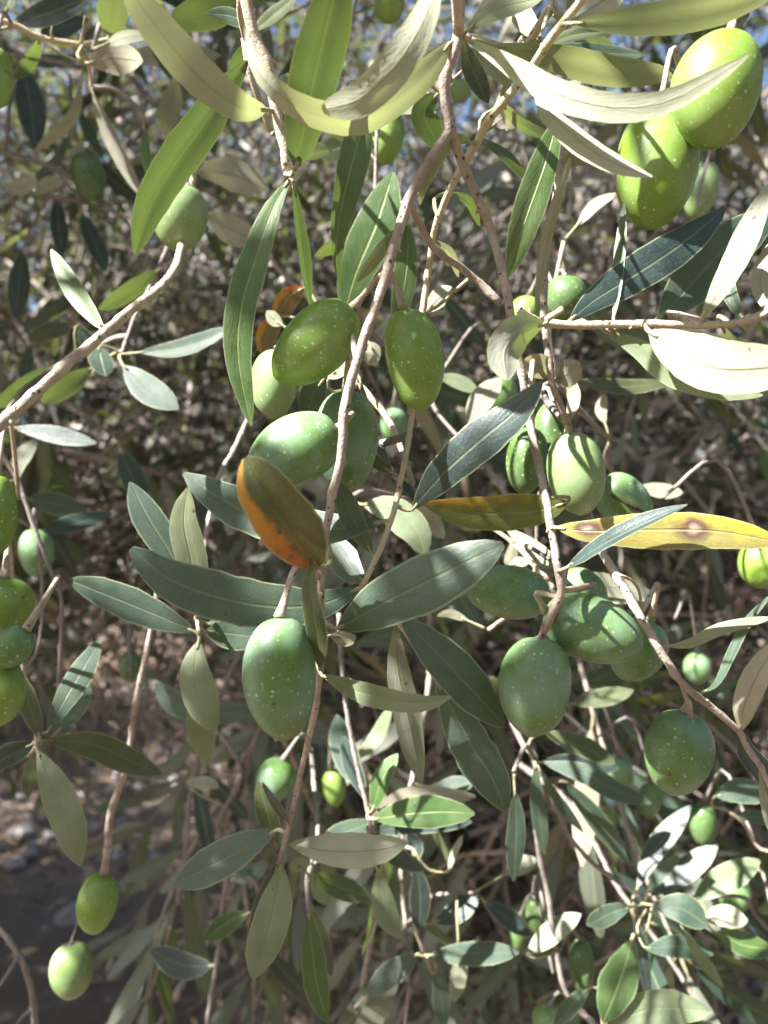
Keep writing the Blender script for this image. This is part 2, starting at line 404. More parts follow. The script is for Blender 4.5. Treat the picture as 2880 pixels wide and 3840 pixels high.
def build_ground_cover():
    # dry grass blades
    n = 42000
    x = NR.uniform(-4, 4, n); y = NR.uniform(0.8, 8, n)
    cl = np.sin(x * 2.1 + 1) + np.sin(y * 1.9 + x) + NR.normal(0, 0.7, n)
    k = cl > 0.3; x, y = x[k], y[k]; n = len(x)
    h = NR.uniform(0.06, 0.36, n); a = NR.uniform(0, 6.283, n); ln = NR.uniform(0.2, 1.5, n); wd = NR.uniform(0.002, 0.005, n)
    B = np.stack([x, y, np.full(n, -0.03)], 1); D = np.stack([np.cos(a), np.sin(a), np.zeros(n)], 1)
    S = np.stack([-np.sin(a), np.cos(a), np.zeros(n)], 1) * wd[:, None]
    Mid = B + D * (h * ln * 0.3)[:, None] + np.array((0, 0, 1)) * (h * 0.6)[:, None]
    Tip = B + D * (h * ln)[:, None] + np.array((0, 0, 1)) * (h * 0.85)[:, None]
    V = np.stack([B - S, B + S, Mid - S * .8, Mid + S * .8, Tip - S * 0.1, Tip + S * 0.1], 1).reshape(-1, 3)
    i = np.arange(n)[:, None] * 6
    F = np.concatenate([i + np.array((0, 1, 3, 2)), i + np.array((2, 3, 5, 4))])
    g = fast_mesh('dry_grass', V, F, M_STRAW)
    tag(g, 'dry straw-coloured grass lying over the soil below the branches', 'grass', kind='stuff')
    # stones
    ico = [(0, 0, 1), (.9, 0, .3), (.28, .85, .35), (-.72, .53, .3), (-.72, -.53, .25), (.28, -.85, .3), (.72, .53, -.4), (-.28, .85, -.4), (-.9, 0, -.4), (-.28, -.85, -.4), (.72, -.53, -.4), (0, 0, -.7)]
    fi = [(0, 1, 2), (0, 2, 3), (0, 3, 4), (0, 4, 5), (0, 5, 1), (1, 6, 2), (2, 7, 3), (3, 8, 4), (4, 9, 5), (5, 10, 1), (6, 7, 2), (7, 8, 3), (8, 9, 4), (9, 10, 5), (10, 6, 1), (11, 7, 6), (11, 8, 7), (11, 9, 8), (11, 10, 9), (11, 6, 10)]
    ico = np.array(ico); fi = np.array(fi)
    VV, FF = [], []
    for q in range(1800):
        s = NR.lognormal(-3.6, 0.5) * np.array((1, 0.8, 0.55)) * NR.uniform(.7, 1.3, 3)
        c = np.array((NR.uniform(-3.5, 3.5), NR.uniform(0.8, 7), s[2] * 0.25))
        th = NR.uniform(0, 6.28); R = np.array(((math.cos(th), -math.sin(th), 0), (math.sin(th), math.cos(th), 0), (0, 0, 1)))
        VV.append((ico * NR.uniform(.8, 1.15, (12, 1)) * s) @ R.T + c); FF.append(fi + 12 * q)
    g = fast_mesh('gravel', np.vstack(VV), np.vstack(FF), M_STONE)
    tag(g, 'grey stones scattered in the brown soil below the branches', 'gravel', kind='stuff')
    # fallen leaves
    n = 6000
    V, F = leaf_cloud(np.stack([NR.uniform(-4, 4, n), NR.uniform(0.8, 8, n), NR.uniform(0.0, 0.03, n)], 1), NR.uniform(0.04, 0.07, n), flat=0.85)
    g = fast_mesh('leaf_litter', V, F, M_LITTER)
    tag(g, 'fallen brown olive leaves littering the soil', 'leaf litter', kind='stuff')

def leaf_cloud(C, Ln, flat=0.0, droop=0.0):
    """small folded leaf blades at the points C"""
    n = len(C)
    D = NR.normal(0, 1, (n, 3)); D[:, 2] -= droop
    D[:, 2] *= (1 - flat); D = nrm(D)
    R = NR.normal(0, 1, (n, 3)); R[:, 2] += 0.6
    Nn = nrm(np.cross(nrm(np.cross(D, R)), D)); S = np.cross(D, Nn)
    Ln = Ln[:, None]; W = Ln * NR.uniform(0.10, 0.14, (n, 1))
    A = C; Bq = C + D * Ln
    bend = Nn * Ln * NR.uniform(-0.14, 0.02, (n, 1))
    m1 = C + D * Ln * 0.33 - bend * 0.5; m2 = C + D * Ln * 0.68 - bend * 0.45
    up = Nn * W * 0.25
    V = np.stack([A, m1 + S * W * .85 + up, m2 + S * W * .9 + up, Bq, m2 - S * W * .9 + up, m1 - S * W * .85 + up, m1, m2], 1).reshape(-1, 3)
    i = np.arange(n)[:, None] * 8
    q = np.concatenate([i + np.array(f) for f in ((0, 6, 1, 1), (6, 7, 2, 1), (7, 3, 2, 2), (0, 5, 6, 6), (5, 4, 7, 6), (4, 3, 7, 7))])
    tri = np.concatenate([q[:, :3], q[:, [0, 2, 3]]]); tri = tri[(tri[:, 1] != tri[:, 2]) & (tri[:, 0] != tri[:, 2])]
    return V, tri
build_ground_cover()

# ------------------------------------------------------------------ olive trees behind (trunk, limbs, twigs, crown)
def grow_tree(label, base, height, lean, crown_c, crown_r, n_leaf, n_twig, seed, trunk_r=0.1, keep=None, size=(.035, .065)):
    rr = np.random.default_rng(seed)
    root = bpy.data.objects.new('olive_tree', None); COL.objects.link(root); root.location = base
    tag(root, label, 'tree', group='added olive trees out of view that shape the light' if any(k in label for k in ('viewer', 'left edge', 'overhead', 'out to')) else 'olive trees standing behind the hanging branches')
    b = np.array(base)
    P = [np.zeros(3)]
    for i in range(1, 7):
        f = i / 6
        P.append(np.array((lean[0] * f + rr.normal(0, .03), lean[1] * f + rr.normal(0, .03), height * f)))
    P = resample(P, 20)
    V, F = tube(P, [np.full(12, trunk_r * (1.5 - 0.9 * i / 19)) * rr.uniform(.86, 1.14, 12) for i in range(20)], 12)
    make_obj('trunk', V, F, M_TR, root)
    cc = np.array(crown_c) - b; cr = np.array(crown_r)
    ends = []
    for k in range(9):
        s = P[rr.integers(9, 20)]
        e = cc + nrm(rr.normal(0, 1, 3)) * cr * rr.uniform(.45, .9)
        m = (s + e) / 2 + rr.normal(0, .08, 3) + np.array((0, 0, .1))
        Q = resample([s, m, e], 14); ends.append(Q)
        V, F = tube(Q, np.linspace(trunk_r * .45, trunk_r * .07, 14), 7)
        make_obj('limb', V, F, M_TR, root)
    # twigs: thin curved rods through the crown, one joined part
    n = n_twig; E = np.array(ends)
    S0 = E[rr.integers(0, len(E), n), rr.integers(3, 14, n)]
    S1 = cc + nrm(rr.normal(0, 1, (n, 3))) * cr * (rr.random((n, 1)) ** 0.5)
    S0 = np.where(rr.random((n, 1)) < 0.45, S0, S1)
    ln = rr.uniform(.18, .55, (n, 1)); dr = nrm(rr.normal(0, 1, (n, 3)) + np.array((0, 0, -.15)))
    K1 = S0 + dr * ln * .5 + rr.normal(0, .03, (n, 3)); K2 = S0 + dr * ln + np.array((0, 0, -.10)) * rr.random((n, 1)) + rr.normal(0, .05, (n, 3))
    tt = np.linspace(0, 1, 6)[None, :, None]
    T = (1 - tt) ** 2 * S0[:, None] + 2 * tt * (1 - tt) * (2 * K1 - (S0 + K2) / 2)[:, None] + tt ** 2 * K2[:, None]
    if keep is not None: T = T[keep(T[:, 3] + b)]
    n = len(T)
    Tn = nrm(np.gradient(T, axis=1)); U = nrm(np.cross(Tn, np.array((.31, .2, .93)))); Wv = np.cross(Tn, U)
    R = np.linspace(1, .3, 6)[None, :, None] * rr.uniform(.0016, .0042, (n, 1, 1))
    TV = np.stack([T + U * R, T + Wv * R, T - U * R, T - Wv * R], 2).reshape(-1, 3)
    q = np.array([(i * 4 + j, i * 4 + (j + 1) % 4, i * 4 + 4 + (j + 1) % 4, i * 4 + 4 + j) for i in range(5) for j in range(4)])
    TF = (np.arange(n)[:, None, None] * 24 + q[None]).reshape(-1, 4)
    o = fast_mesh('twigs', TV, TF, M_GYT, root); o['kind'] = 'stuff'
    idx = rr.integers(0, len(T), n_leaf); f = rr.uniform(0.2, 5, n_leaf)
    i0 = f.astype(int).clip(0, 4); fr = (f - i0)[:, None]
    C = T[idx, i0] * (1 - fr) + T[idx, i0 + 1] * fr + rr.normal(0, .006, (n_leaf, 3))
    if keep is not None:
        C = C[keep(C + b)]
    V, F = leaf_cloud(C, rr.uniform(size[0], size[1], len(C)), droop=0.3)
    o = fast_mesh('crown', V, F, M_FOL, root); o['kind'] = 'stuff'
    return root

def keepA(p):
    p = np.atleast_2d(p)
    X = 1440 + p[:, 0] / np.maximum(p[:, 1], .05) * 2880; Y = 1920 - (p[:, 2] - CAMZ) / np.maximum(p[:, 1], .05) * 2880
    r = (p[:, 1] > 0.85)
    return r if len(r) > 1 else bool(r[0])
def keepB(p):
    p = np.atleast_2d(p)
    X = 1440 + p[:, 0] / np.maximum(p[:, 1], .05) * 2880; Y = 1920 - (p[:, 2] - CAMZ) / np.maximum(p[:, 1], .05) * 2880
    return (p[:, 1] > 0.8) & ~((X < 900) & (Y > 2550))
grow_tree('old olive tree with dense twiggy crown filling the left background', (-1.75, 2.6, -0.02), 1.3, (0.5, -.1), (-0.75, 2.15, 2.1), (1.1, 1.0, 1.1), 21000, 2700, 3, 0.11, keepA, (.045, .075))
grow_tree('old olive tree with open crown behind the right-hand fruit', (1.25, 3.0, -0.02), 1.4, (-0.2, -.1), (0.85, 2.3, 2.0), (1.05, 1.0, 1.05), 15000, 2300, 4, 0.10, keepA, (.045, .075))
grow_tree('olive tree standing farther back in the middle of the grove', (0.2, 5.2, -0.02), 1.9, (0.1, 0.1), (0.0, 4.7, 2.9), (2.7, 1.2, 1.9), 42000, 3000, 5, 0.14, keepA, (.05, .08))
grow_tree('low olive bush with drooping shoots near the ground behind', (0.55, 2.3, -0.02), 0.5, (0.1, 0), (0.35, 1.75, 0.85), (0.85, .65, .5), 11000, 1300, 6, 0.05, keepA)
grow_tree('twiggy olive tree close behind, its thin shoots tangled across the view', (0.15, 1.75, -0.02), 1.0, (-0.1, -.1), (0.0, 1.45, 1.62), (1.05, .55, 1.05), 13000, 3400, 8, 0.05, keepB)
grow_tree('tall unseen olive tree added beyond the left edge of the view for shade', (-4.6, 4.2, -0.02), 1.6, (0.4, .1), (-3.75, 4.0, 2.4), (1.45, 1.6, 1.1), 24000, 400, 9, 0.13, keepA, (.07, .10))  # out of view, added to shade the ground at the lower left
# unseen trees added right of, behind and above the viewer to block sky light
def keepR(p):
    p = np.atleast_2d(p)
    t = np.maximum((p[:, 2] - 1.0) / SUN[2], 0)   # leave the sun's way to the foreground open
    q = p - SUN * ((p[:, 1] - .2) / SUN[1])[:, None]
    sunway = (p[:, 1] < .2) & (np.abs(q[:, 0]) < .25) & (np.abs(q[:, 2] - CAMZ) < .3)
    return ((p[:, 1] < 0) | (np.abs(p[:, 0]) > .62 * p[:, 1] + .1) | (p[:, 2] - CAMZ > .8 * p[:, 1] + .1)) & ~sunway
grow_tree('olive tree to the right of the viewer', (2.6, .6, -0.02), 1.3, (-.2, 0), (1.9, .5, 1.9), (1.2, 1.5, 1.5), 17000, 400, 12, .12, keepR, (.06, .09))
grow_tree('unseen olive tree added behind the viewer on the right to block sky light', (1.3, -2.2, -0.02), 1.5, (-.1, .1), (.9, -1.7, 2.2), (1.5, 1.1, 1.7), 18000, 400, 13, .12, keepR, (.06, .09))
grow_tree('leafy bough of an olive tree arching overhead', (1.5, 2.2, -0.02), 2.2, (-.5, -.4), (.75, .9, 3.1), (1.2, 1.2, .55), 12000, 400, 14, .09, keepR, (.06, .09))
grow_tree('unseen olive tree added behind the viewer on the left to block sky light', (-2.2, -3.0, -0.02), 1.2, (.2, .1), (-1.5, -2.2, 1.3), (1.5, 1.0, 1.1), 12000, 400, 15, .12, keepR, (.06, .09))
grow_tree('broad unseen olive tree added out to the left to shade the ground', (-3.4, 1.4, -0.02), 1.6, (0.3, .1), (-2.9, 1.5, 2.5), (1.3, 1.6, 0.9), 22000, 500, 7, 0.13, keepA, (.07, .10))  # out of view, added up-sun so the ground and far crowns fall in shade

# ------------------------------------------------------------------ leaves, stems, olives
def prof(t, a, b):
    p = t ** a * (1 - t) ** b
    tm = a / (a + b)
    return p / (tm ** a * (1 - tm) ** b)

def leaf_geom(P3, W, roll0, roll1, fold, curl, nseg, mseg, a=0.85, b=0.72, wav=0.0, rs=None):
    C = resample(P3, nseg + 1)
    T = nrm(np.gradient(C, axis=0))
    V = nrm(CAM - C)
    S = nrm(np.cross(T, V)); Nn = np.cross(S, T)
    r = np.radians(np.linspace(roll0, roll1, nseg + 1))[:, None]
    S2 = S * np.cos(r) + Nn * np.sin(r); N2 = Nn * np.cos(r) - S * np.sin(r)
    t = np.linspace(0.0, 1.0, nseg + 1)
    hw = W / 2 * np.maximum(prof(np.clip(t, 0.006, 0.994), a, b), 0.03)
    if rs: hw = hw * np.array([1 + rs.gauss(0, .022) for _ in hw])
    vs = np.linspace(-1, 1, mseg + 1)
    ph = rs.uniform(0, 6.28) if rs else 0
    verts, uvs = [], []
    for i in range(nseg + 1):
        asym = 1 + 0.06 * math.sin(4 * t[i] + ph)
        for v in vs:
            k = asym if v > 0 else 2 - asym
            h = fold * abs(v) - curl * abs(v) ** 3 + wav * math.sin(t[i] * 9 + ph + (1.5 if v > 0 else 0)) * abs(v)
            verts.append(C[i] + S2[i] * (v * hw[i] * k) + N2[i] * (h * hw[i]))
            uvs.append((t[i], v * 0.5 + 0.5))
    m = mseg + 1
    F = [(i * m + j, i * m + j + 1, (i + 1) * m + j + 1, (i + 1) * m + j) for i in range(nseg) for j in range(mseg)]
    # winding so that the face normal is +N2
    v0, v1, v2 = (np.array(verts[q]) for q in F[len(F) // 2][:3])
    if np.dot(np.cross(v1 - v0, v2 - v0), N2[nseg // 2]) < 0:
        F = [f[::-1] for f in F]
    return np.array(verts), F, np.array(uvs), C, T

FRONT = []   # points on the near leaves, stems and fruit (for keeping the sun's way to them open)
class Branch:
    def __init__(self, label, group=None):
        self.root = bpy.data.objects.new('olive_branch', None); COL.objects.link(self.root)
        tag(self.root, label, 'branch', group)
        self.samp = []; self.base = None
    def stem(self, pts, d, th, mat='t', name='stem'):
        pts = [tuple(float(c) for c in q.split(',')) for q in pts.split()]
        d = list(d)
        if len(d) != len(pts): d = list(np.interp(np.linspace(0, 1, len(pts)), np.linspace(0, 1, len(d)), d))
        P = np.array([px(x, y, dd) for (x, y), dd in zip(pts, d)])
        R0 = th[0] * .43 * d[0] / 2880; R1 = th[1] * .43 * d[-1] / 2880
        self.stem3(P, R0, R1, mat, name)
    def stem3(self, P, R0, R1, mat='t', name='stem', sides=9):
        ln = np.linalg.norm(np.diff(P, axis=0), axis=1).sum()
        n = int(max(8, min(90, ln / 0.0022)))
        Q = resample(P, n)
        if self.base is None:
            self.base = Q[0]; self.root.location = tuple(self.base)
        R = np.linspace(R0, R1, n)
        nodes = RNG.randint(4, 8)
        RR = []
        for i in range(n):
            k = 1 + 0.03 * math.sin(i * 1.9) + RNG.uniform(-.05, .05)
            if i % nodes == 0 and i > 1: k *= 1.17
            RR.append(R[i] * k * np.array([RNG.uniform(.9, 1.1) for _ in range(sides)]))
        J = Q.copy(); J[1:-1] += np.array([[RNG.gauss(0, 1) for _ in range(3)] for _ in range(n - 2)]) * (R[1:-1, None] * 0.07)
        V, F = tube(J - self.base, RR, sides)
        o = make_obj(name, V, F, BM[mat], self.root)
        self.samp.append(Q)
        # leaf scars and buds, small swellings on the stem
        if name == 'stem' and R0 > 0.0006:
            for i in range(nodes, n - 1, max(nodes * 2, 9)):
                t = nrm(Q[min(i + 1, n - 1)] - Q[i]); s = nrm(np.cross(t, np.array([RNG.gauss(0, 1) for _ in range(3)])))
                p0 = Q[i] + s * R[i] * .6; p1 = p0 + (s * .9 + t * .7) * R[i] * RNG.uniform(.8, 1.5)
                V, F = tube(np.array([p0, (p0 + p1) / 2 + t * R[i] * .1, p1]) - self.base, [R[i] * .45, R[i] * .42, R[i] * .12], 6)
                make_obj('bud', V, F, BM[mat], self.root)
    def nearest(self, p):
        best = None
        for Q in self.samp:
            dd = np.linalg.norm(Q - p, axis=1); i = int(dd.argmin())
            if best is None or dd[i] < best[0]: best = (dd[i], Q[i])
        return best
    def leaf(self, pts, d, W, roll, side, fold=0.18, curl=0.12, ab=(0.85, 0.72), label=None):
        pts = [tuple(float(c) for c in q.split(',')) for q in pts.split()]
        d = list(d) if len(d) == len(pts) else list(np.interp(np.linspace(0, 1, len(pts)), np.linspace(0, 1, len(d)), d))
        P = [px(x, y, dd) for (x, y), dd in zip(pts, d)]
        dm = sum(d) / len(d)
        near = dm < 0.21
        if len(P) == 2:   # gentle natural arc
            mid = (P[0] + P[1]) / 2; ln = np.linalg.norm(P[1] - P[0])
            P = [P[0], mid + np.array((RNG.uniform(-.03, .03), RNG.uniform(-.08, .08), RNG.uniform(0, .07))) * ln, P[1]]
        r0, r1 = roll if isinstance(roll, tuple) else (roll - RNG.uniform(2, 9), roll + RNG.uniform(2, 9))
        Wr = W * dm / 2880 / max(0.35, math.cos(math.radians((r0 + r1) / 2)))
        if side[0] == 'U': r0 += 180; r1 += 180
        V, F, UV, C, T = leaf_geom(P, Wr, r0, r1, fold + RNG.uniform(-.05, .05), curl, 16 if near else 10, 6 if near else 4, ab[0], ab[1], RNG.uniform(0, .06), RNG)
        if dm < .30: FRONT.extend(C[::3])
        b3 = C[0]
        if self.base is None:
            self.base = b3; self.root.location = tuple(b3)
        nv = len(V); nf = len(F); mi = [0] * nf
        V = list(V - b3); F = list(F); UV = list(UV)
        rp = max(0.00045, Wr * 0.055)
        pet_end = np.zeros(3); t0 = T[0]
        src = -t0 * 0.005
        nb = self.nearest(b3) if self.samp else None
        if nb is not None:
            if nb[0] < 0.022: src = nb[1] - b3
            else:
                # a side twig carries the leaf out from the stem
                e = b3 - t0 * 0.006; q = nb[1]; ln = np.linalg.norm(e - q)
                Q = resample([q, q * .55 + (e - t0 * ln * .28) * .45 + np.array((0, 0, .03)) * ln, e], 10)
                TV, TF = tube(Q - self.base, np.linspace(.0011, .0007, 10), 6)
                make_obj('twig', TV, TF, M_GY if dm > .24 else M_TW, self.root)
                self.samp.append(Q)
        lnp = np.linalg.norm(src)
        Q = resample([src, src * .5 - t0 * lnp * .22, pet_end, t0 * 0.0025], 7)
        PV, PF = tube(Q, np.linspace(rp * 1.25, rp * .7, 7), 6)
        o = make_obj('leaf', V, F, [LM[side[1]]], self.root, b3 - self.base, UV, mi)
        make_obj('petiole', PV, PF, M_PE, o)
        if label: o['label'] = label
        return o
    def leaves(self, txt):
        for ln in txt.strip().splitlines():
            ln = ln.strip()
            if not ln or ln[0] == '#': continue
            f = [q.strip() for q in ln.split('|')]
            d = [float(q) for q in f[1].split()]
            rl = [float(q) for q in f[3].split()]
            kw = {}
            if len(f) > 5 and f[5]: kw['fold'] = float(f[5])
            if len(f) > 6 and f[6]: kw['ab'] = tuple(float(q) for q in f[6].split())
            if len(f) > 7 and f[7]: kw['label'] = f[7]
            self.leaf(f[0], d, float(f[2]), rl[0] if len(rl) == 1 else tuple(rl), f[4], **kw)

def olive(label, st, tip, wpx, d, kind, br=None, attach=None, dtip=0.0, pat=None, scar=False):
    a = px(*st, d); b = px(*tip, d + dtip)
    ln = np.linalg.norm(b - a); ax = (b - a) / ln; R = wpx / 2 * d / 2880
    ref = nrm(np.cross(ax, np.array((0.2, 1, 0.1)))); ref2 = np.cross(ax, ref)
    nu, nv = 22, 28
    V = []; ph = RNG.uniform(0, 6.28)
    lop = RNG.uniform(0.03, 0.09)
    for i in range(nu + 1):
        t = i / nu
        th = math.pi * t
        z = (1 - math.cos(th)) / 2
        # egg shape: widest a bit towards the stalk, a faint nipple at the tip, a dimple at the stalk
        r = (math.sin(th) ** 0.90) * (1.0 + 0.06 * math.cos(th))
        r *= 1.0 - 0.05 * max(0, (z - .62)) * 2
        zz = z * ln
        if z < 0.04: zz = ln * (0.012 + 0.7 * z)
        if z > 0.985: zz += ln * 0.014
        bow = lop * R * math.sin(math.pi * z)
        for j in range(nv):
            p = 2 * math.pi * j / nv
            q = 1 + 0.028 * math.sin(2 * p + ph) + 0.016 * math.sin(3 * p + 5 * z + ph) + 0.006 * math.sin(7 * p + 9 * z)
            V.append(ax * (zz - ln / 2) + (ref * math.cos(p) + ref2 * math.sin(p)) * (R * r * q) + ref * bow * math.cos(ph) + ref2 * bow * math.sin(ph))
    F = [(i * nv + j, i * nv + (j + 1) % nv, (i + 1) * nv + (j + 1) % nv, (i + 1) * nv + j) for i in range(nu) for j in range(nv)]
    c = (a + b) / 2
    if d < .3: FRONT.extend([a, c, b])
    o = make_obj('olive', V, F, OM_[kind], None, c)
    me = o.data
    tag(o, label, 'olive', group='green olives on the branches')
    # stalk
    q = None
    if attach is not None: q = px(attach[0], attach[1], attach[2])
    elif br is not None: q = br.nearest(a)[1]
    if q is not None:
        lnq = np.linalg.norm(a - q)
        if lnq > 0.05:
            q = a + (q - a) * 0.05 / lnq; lnq = 0.05
        Q = resample([q, q * .45 + a * .55 - ax * lnq * .3 + np.array((0, 0, .12)) * lnq, a + ax * ln * .008], 10)
        rr = np.linspace(.00062, .00068, 10); rr[-1] = .0013; rr[-2] = .0009
        SV, SF = tube(Q - c, rr, 8)
        make_obj('stalk', SV, SF, M_TW if d < .22 else M_GY, o)
    if scar:
        k = resample([ax * (-.30 * ln) - ref2 * 0, ax * .0 * ln, ax * .22 * ln], 12)
        toc = nrm(CAM - c); toc = nrm(toc - ax * np.dot(toc, ax)); sd = np.cross(toc, ax)
        pts = []
        for i in range(12):
            f = -0.32 + 0.55 * i / 11
            rad = R * math.sin(math.pi * (math.acos(max(-1, min(1, -2 * f))) / math.pi)) * 0.985
            pts.append(ax * f * ln + nrm(toc + sd * (-.25 + .5 * i / 11)) * rad)
        SV, SF = tube(np.array(pts), np.array([.0002] + [.00045] * 10 + [.0002]) * np.array([RNG.uniform(.6, 1.4) for _ in range(12)]), 6)
        make_obj('scar', SV, SF, M_SCAR, o)
    return o
M_SCAR = bark_mat('scar', (0.06, 0.045, 0.04), (0.10, 0.075, 0.06), (0.03, 0.02, 0.02))

# ================================================================== traced branches
B1 = Branch('forked beige branch hanging down the middle, carrying the ring of olives and an orange leaf')
B1.stem('1712,-60 1722,125 1668,290 1672,385 1688,480 1633,573 1543,723 1483,905 1440,1050 1398,1180 1362,1278 1326,1398 1290,1543 1284,1633 1272,1754 1247,1844 1232,1940 1207,2140 1205,2320 1199,2533 1170,2715 1135,2865 1090,3070 1066,3165 1048,3235', (.15, .15, .152, .153, .155, .156, .157, .158, .158, .158, .158, .158, .157, .157, .158, .16, .162, .165, .17, .175, .185, .195, .205, .21, .215), (52, 20), 'p')
B1.stem('1688,480 1718,573 1754,663 1796,753 1844,874 1880,1000 1918,1200 1955,1390 1983,1573 2022,1750 2055,1910 2090,2120 2104,2215 2080,2275 2028,2392', (.155, .16, .163, .165, .167, .168, .17, .172, .172, .17, .168, .167, .168, .17, .174), (44, 34), 'p')
B1.leaves('''
1690,160 1600,270 1480,370 1370,440 1250,446 1110,400 1000,310 945,220 915,100 | .15 .148 .146 .143 .14 .138 .137 .138 .14 | 112 | 8 55 | Up | .1 | .55 .75
1640,-90 1610,20 1560,130 1475,255 1350,370 1208,412 | .128 .126 .125 .126 .13 .138 | 132 | -12 8 | Up | .22 | .6 .45
1375,430 1335,560 1292,720 1266,860 1262,1000 1287,1118 | .172 .17 .168 .168 .17 .172 | 108 | 15 62 | Ty | .25 | .55 1.1
1500,850 1430,940 1342,1056 | .16 .158 .16 | 48 | 40 | Tp
1735,150 1775,265 1832,388 | .16 .165 .17 | 78 | 10 | Td
1745,145 1880,225 2000,300 2120,362 2300,402 2480,386 2640,312 2805,208 | .15 .145 .14 .136 .132 .129 .127 .126 | 102 | -8 10 | Up | .1 | .8 .7
1850,165 2080,215 2300,270 2545,285 | .17 .172 .175 .178 | 108 | -22 | Tp
1740,120 1860,40 2040,-10 | .16 .158 .156 | 70 | 25 | Tp
1755,110 1830,20 1850,-80 | .165 .17 .175 | 50 | 20 | Ub
1750,175 1850,260 1920,330 | .17 .172 .175 | 44 | 30 | Ug
1990,185 2200,195 2420,205 | .19 .195 .2 | 55 | 35 | Tg
1192,2125 1080,1955 1000,1840 922,1715 | .146 .138 .134 .134 | 225 | 14 24 | TO | .5 | .62 .55 | orange and dark green ageing leaf
1200,2512 1190,2380 1165,2220 1172,2093 | .158 .15 .146 .144 | 76 | 40 | To | .3
1205,2530 1340,2592 1490,2630 1600,2636 1692,2612 | .165 .155 .148 .146 .145 | 84 | -25 | Tp | .2
1262,2360 1420,2272 1600,2182 1760,2102 1888,2040 | .155 .147 .142 .139 .137 | 212 | 6 16 | Tg | .12 | .8 .65
1640,350 1590,430 1655,560 | .2 .2 .205 | 100 | 20 | Ty
2120,2132 2250,2050 2400,1972 2578,1893 | .163 .155 .15 .147 | 60 | 52 | Td | .35
2125,1885 2000,1917 1800,1925 1588,1888 | .178 .18 .18 .178 | 138 | 18 | Th | .15 | .6 .75 | green leaf yellowing at one end
2085,1978 2200,1992 2400,1988 2680,1992 2930,2035 | .165 .16 .156 .152 .15 | 136 | -10 6 | TY | .12 | .7 .6 | yellow leaf with two brown spots
1080,3165 1240,3192 1400,3188 1528,3158 | .215 .21 .206 .206 | 125 | -12 | Up
1055,3240 1040,3350 1005,3500 950,3672 | .215 .21 .206 .205 | 138 | 8 | Tp | .15
1042,3232 1000,3370 936,3565 | .22 .222 .225 | 84 | 25 | Td
1040,3112 900,3192 780,3252 648,3318 | .21 .212 .214 .216 | 138 | -18 | Tg
1036,3168 1002,3050 968,2930 | .215 .21 .21 | 78 | 30 | To
1086,3098 1030,3010 984,2932 | .205 .2 .198 | 34 | 45 | Td
1240,2380 1290,2395 1335,2385 | .19 .192 .195 | 62 | 10 | Ub
2095,2120 2010,2070 1900,1985 | .2 .22 .23 | 75 | 20 | Uy
''')

B2 = Branch('straw-coloured twig slanting from the top right to the centre, bearing long grey leaves')
B2.stem('2230,-70 2181,0 2133,60 2061,150 1988,259 1904,362 1832,452 1784,543 1724,640 1670,753 1627,874 1609,1000 1585,1170 1565,1350 1549,1530 1530,1663 1500,1814 1472,1935 1422,2069 1362,2192', (.145, .148, .15, .152, .156, .16, .164, .167, .17, .175, .18, .183, .185, .186, .186, .184, .18, .177, .176, .176), (42, 24), 's')
B2.stem('2181,0 2100,-20 2060,40 2035,110', (.148, .16, .165, .155), (24, 16), 's', 'twig')
B2.leaves('''
1545,1912 1650,1790 1790,1660 1930,1545 2032,1430 | .178 .17 .165 .163 .163 | 150 | 12 | Td | .1
1352,2203 1200,2268 1020,2275 850,2248 640,2175 492,2056 | .176 .172 .168 .166 .165 .165 | 182 | -10 4 | Tg | .1 | .75 .6
1440,1955 1200,1985 950,1930 800,1852 688,1774 | .178 .18 .182 .183 .184 | 165 | -15 | Tg | .1
1398,2078 1325,1945 1262,1795 | .18 .178 .176 | 88 | 25 | Tg
1372,2185 1300,2120 1235,2010 | .19 .195 .2 | 115 | 12 | Tg
1498,2305 1620,2430 1760,2580 1893,2725 | .18 .178 .178 .18 | 162 | 10 | Tg | .08
1640,2560 1770,2800 1850,2930 1895,3045 | .19 .187 .186 .187 | 158 | -8 | Tg | .1
1484,2330 1490,2500 1532,2700 1582,2935 | .19 .19 .192 .195 | 105 | 15 | Ug
2000,335 2080,440 2200,550 2330,622 2446,662 | .15 .145 .141 .139 .138 | 82 | 28 40 | Ub | .35
2098,425 2040,620 1965,830 1903,1040 | .158 .156 .155 .157 | 122 | 14 | Ty | .2
2148,88 2400,72 2690,28 2930,-40 | .148 .142 .138 .136 | 120 | -25 | Tp
1768,535 1700,528 1640,590 1590,690 1574,768 | .163 .158 .157 .158 .16 | 54 | 40 | Tp
1850,470 1895,440 1945,470 | .2 .21 .215 | 95 | 15 | Ub
1360,1892 1470,1912 1560,1990 1592,2085 | .25 .248 .246 .246 | 125 | 20 | Tp
1560,1900 1620,1960 1665,2020 | .29 .3 .3 | 80 | 15 | Ub
2150,70 2230,20 2350,-60 | .165 .17 .175 | 120 | 15 | Ub
2120,80 2250,160 2420,330 | .19 .2 .21 | 50 | 30 | Ug
2040,180 2150,130 2330,110 | .18 .185 .19 | 46 | 25 | Tp
1960,290 2060,335 2190,300 | .18 .19 .195 | 40 | 30 | Up
1880,390 1960,470 2085,520 | .18 .19 .2 | 44 | 20 | Ug
1800,520 1900,590 1985,680 | .185 .19 .195 | 42 | 30 | Tg
1690,720 1760,760 1800,850 | .19 .195 .2 | 36 | 25 | Tg
1625,900 1690,950 1720,1040 | .19 .195 .2 | 34 | 25 | Up
2030,150 1960,60 1900,-40 | .17 .175 .18 | 80 | 15 | Ug
''')

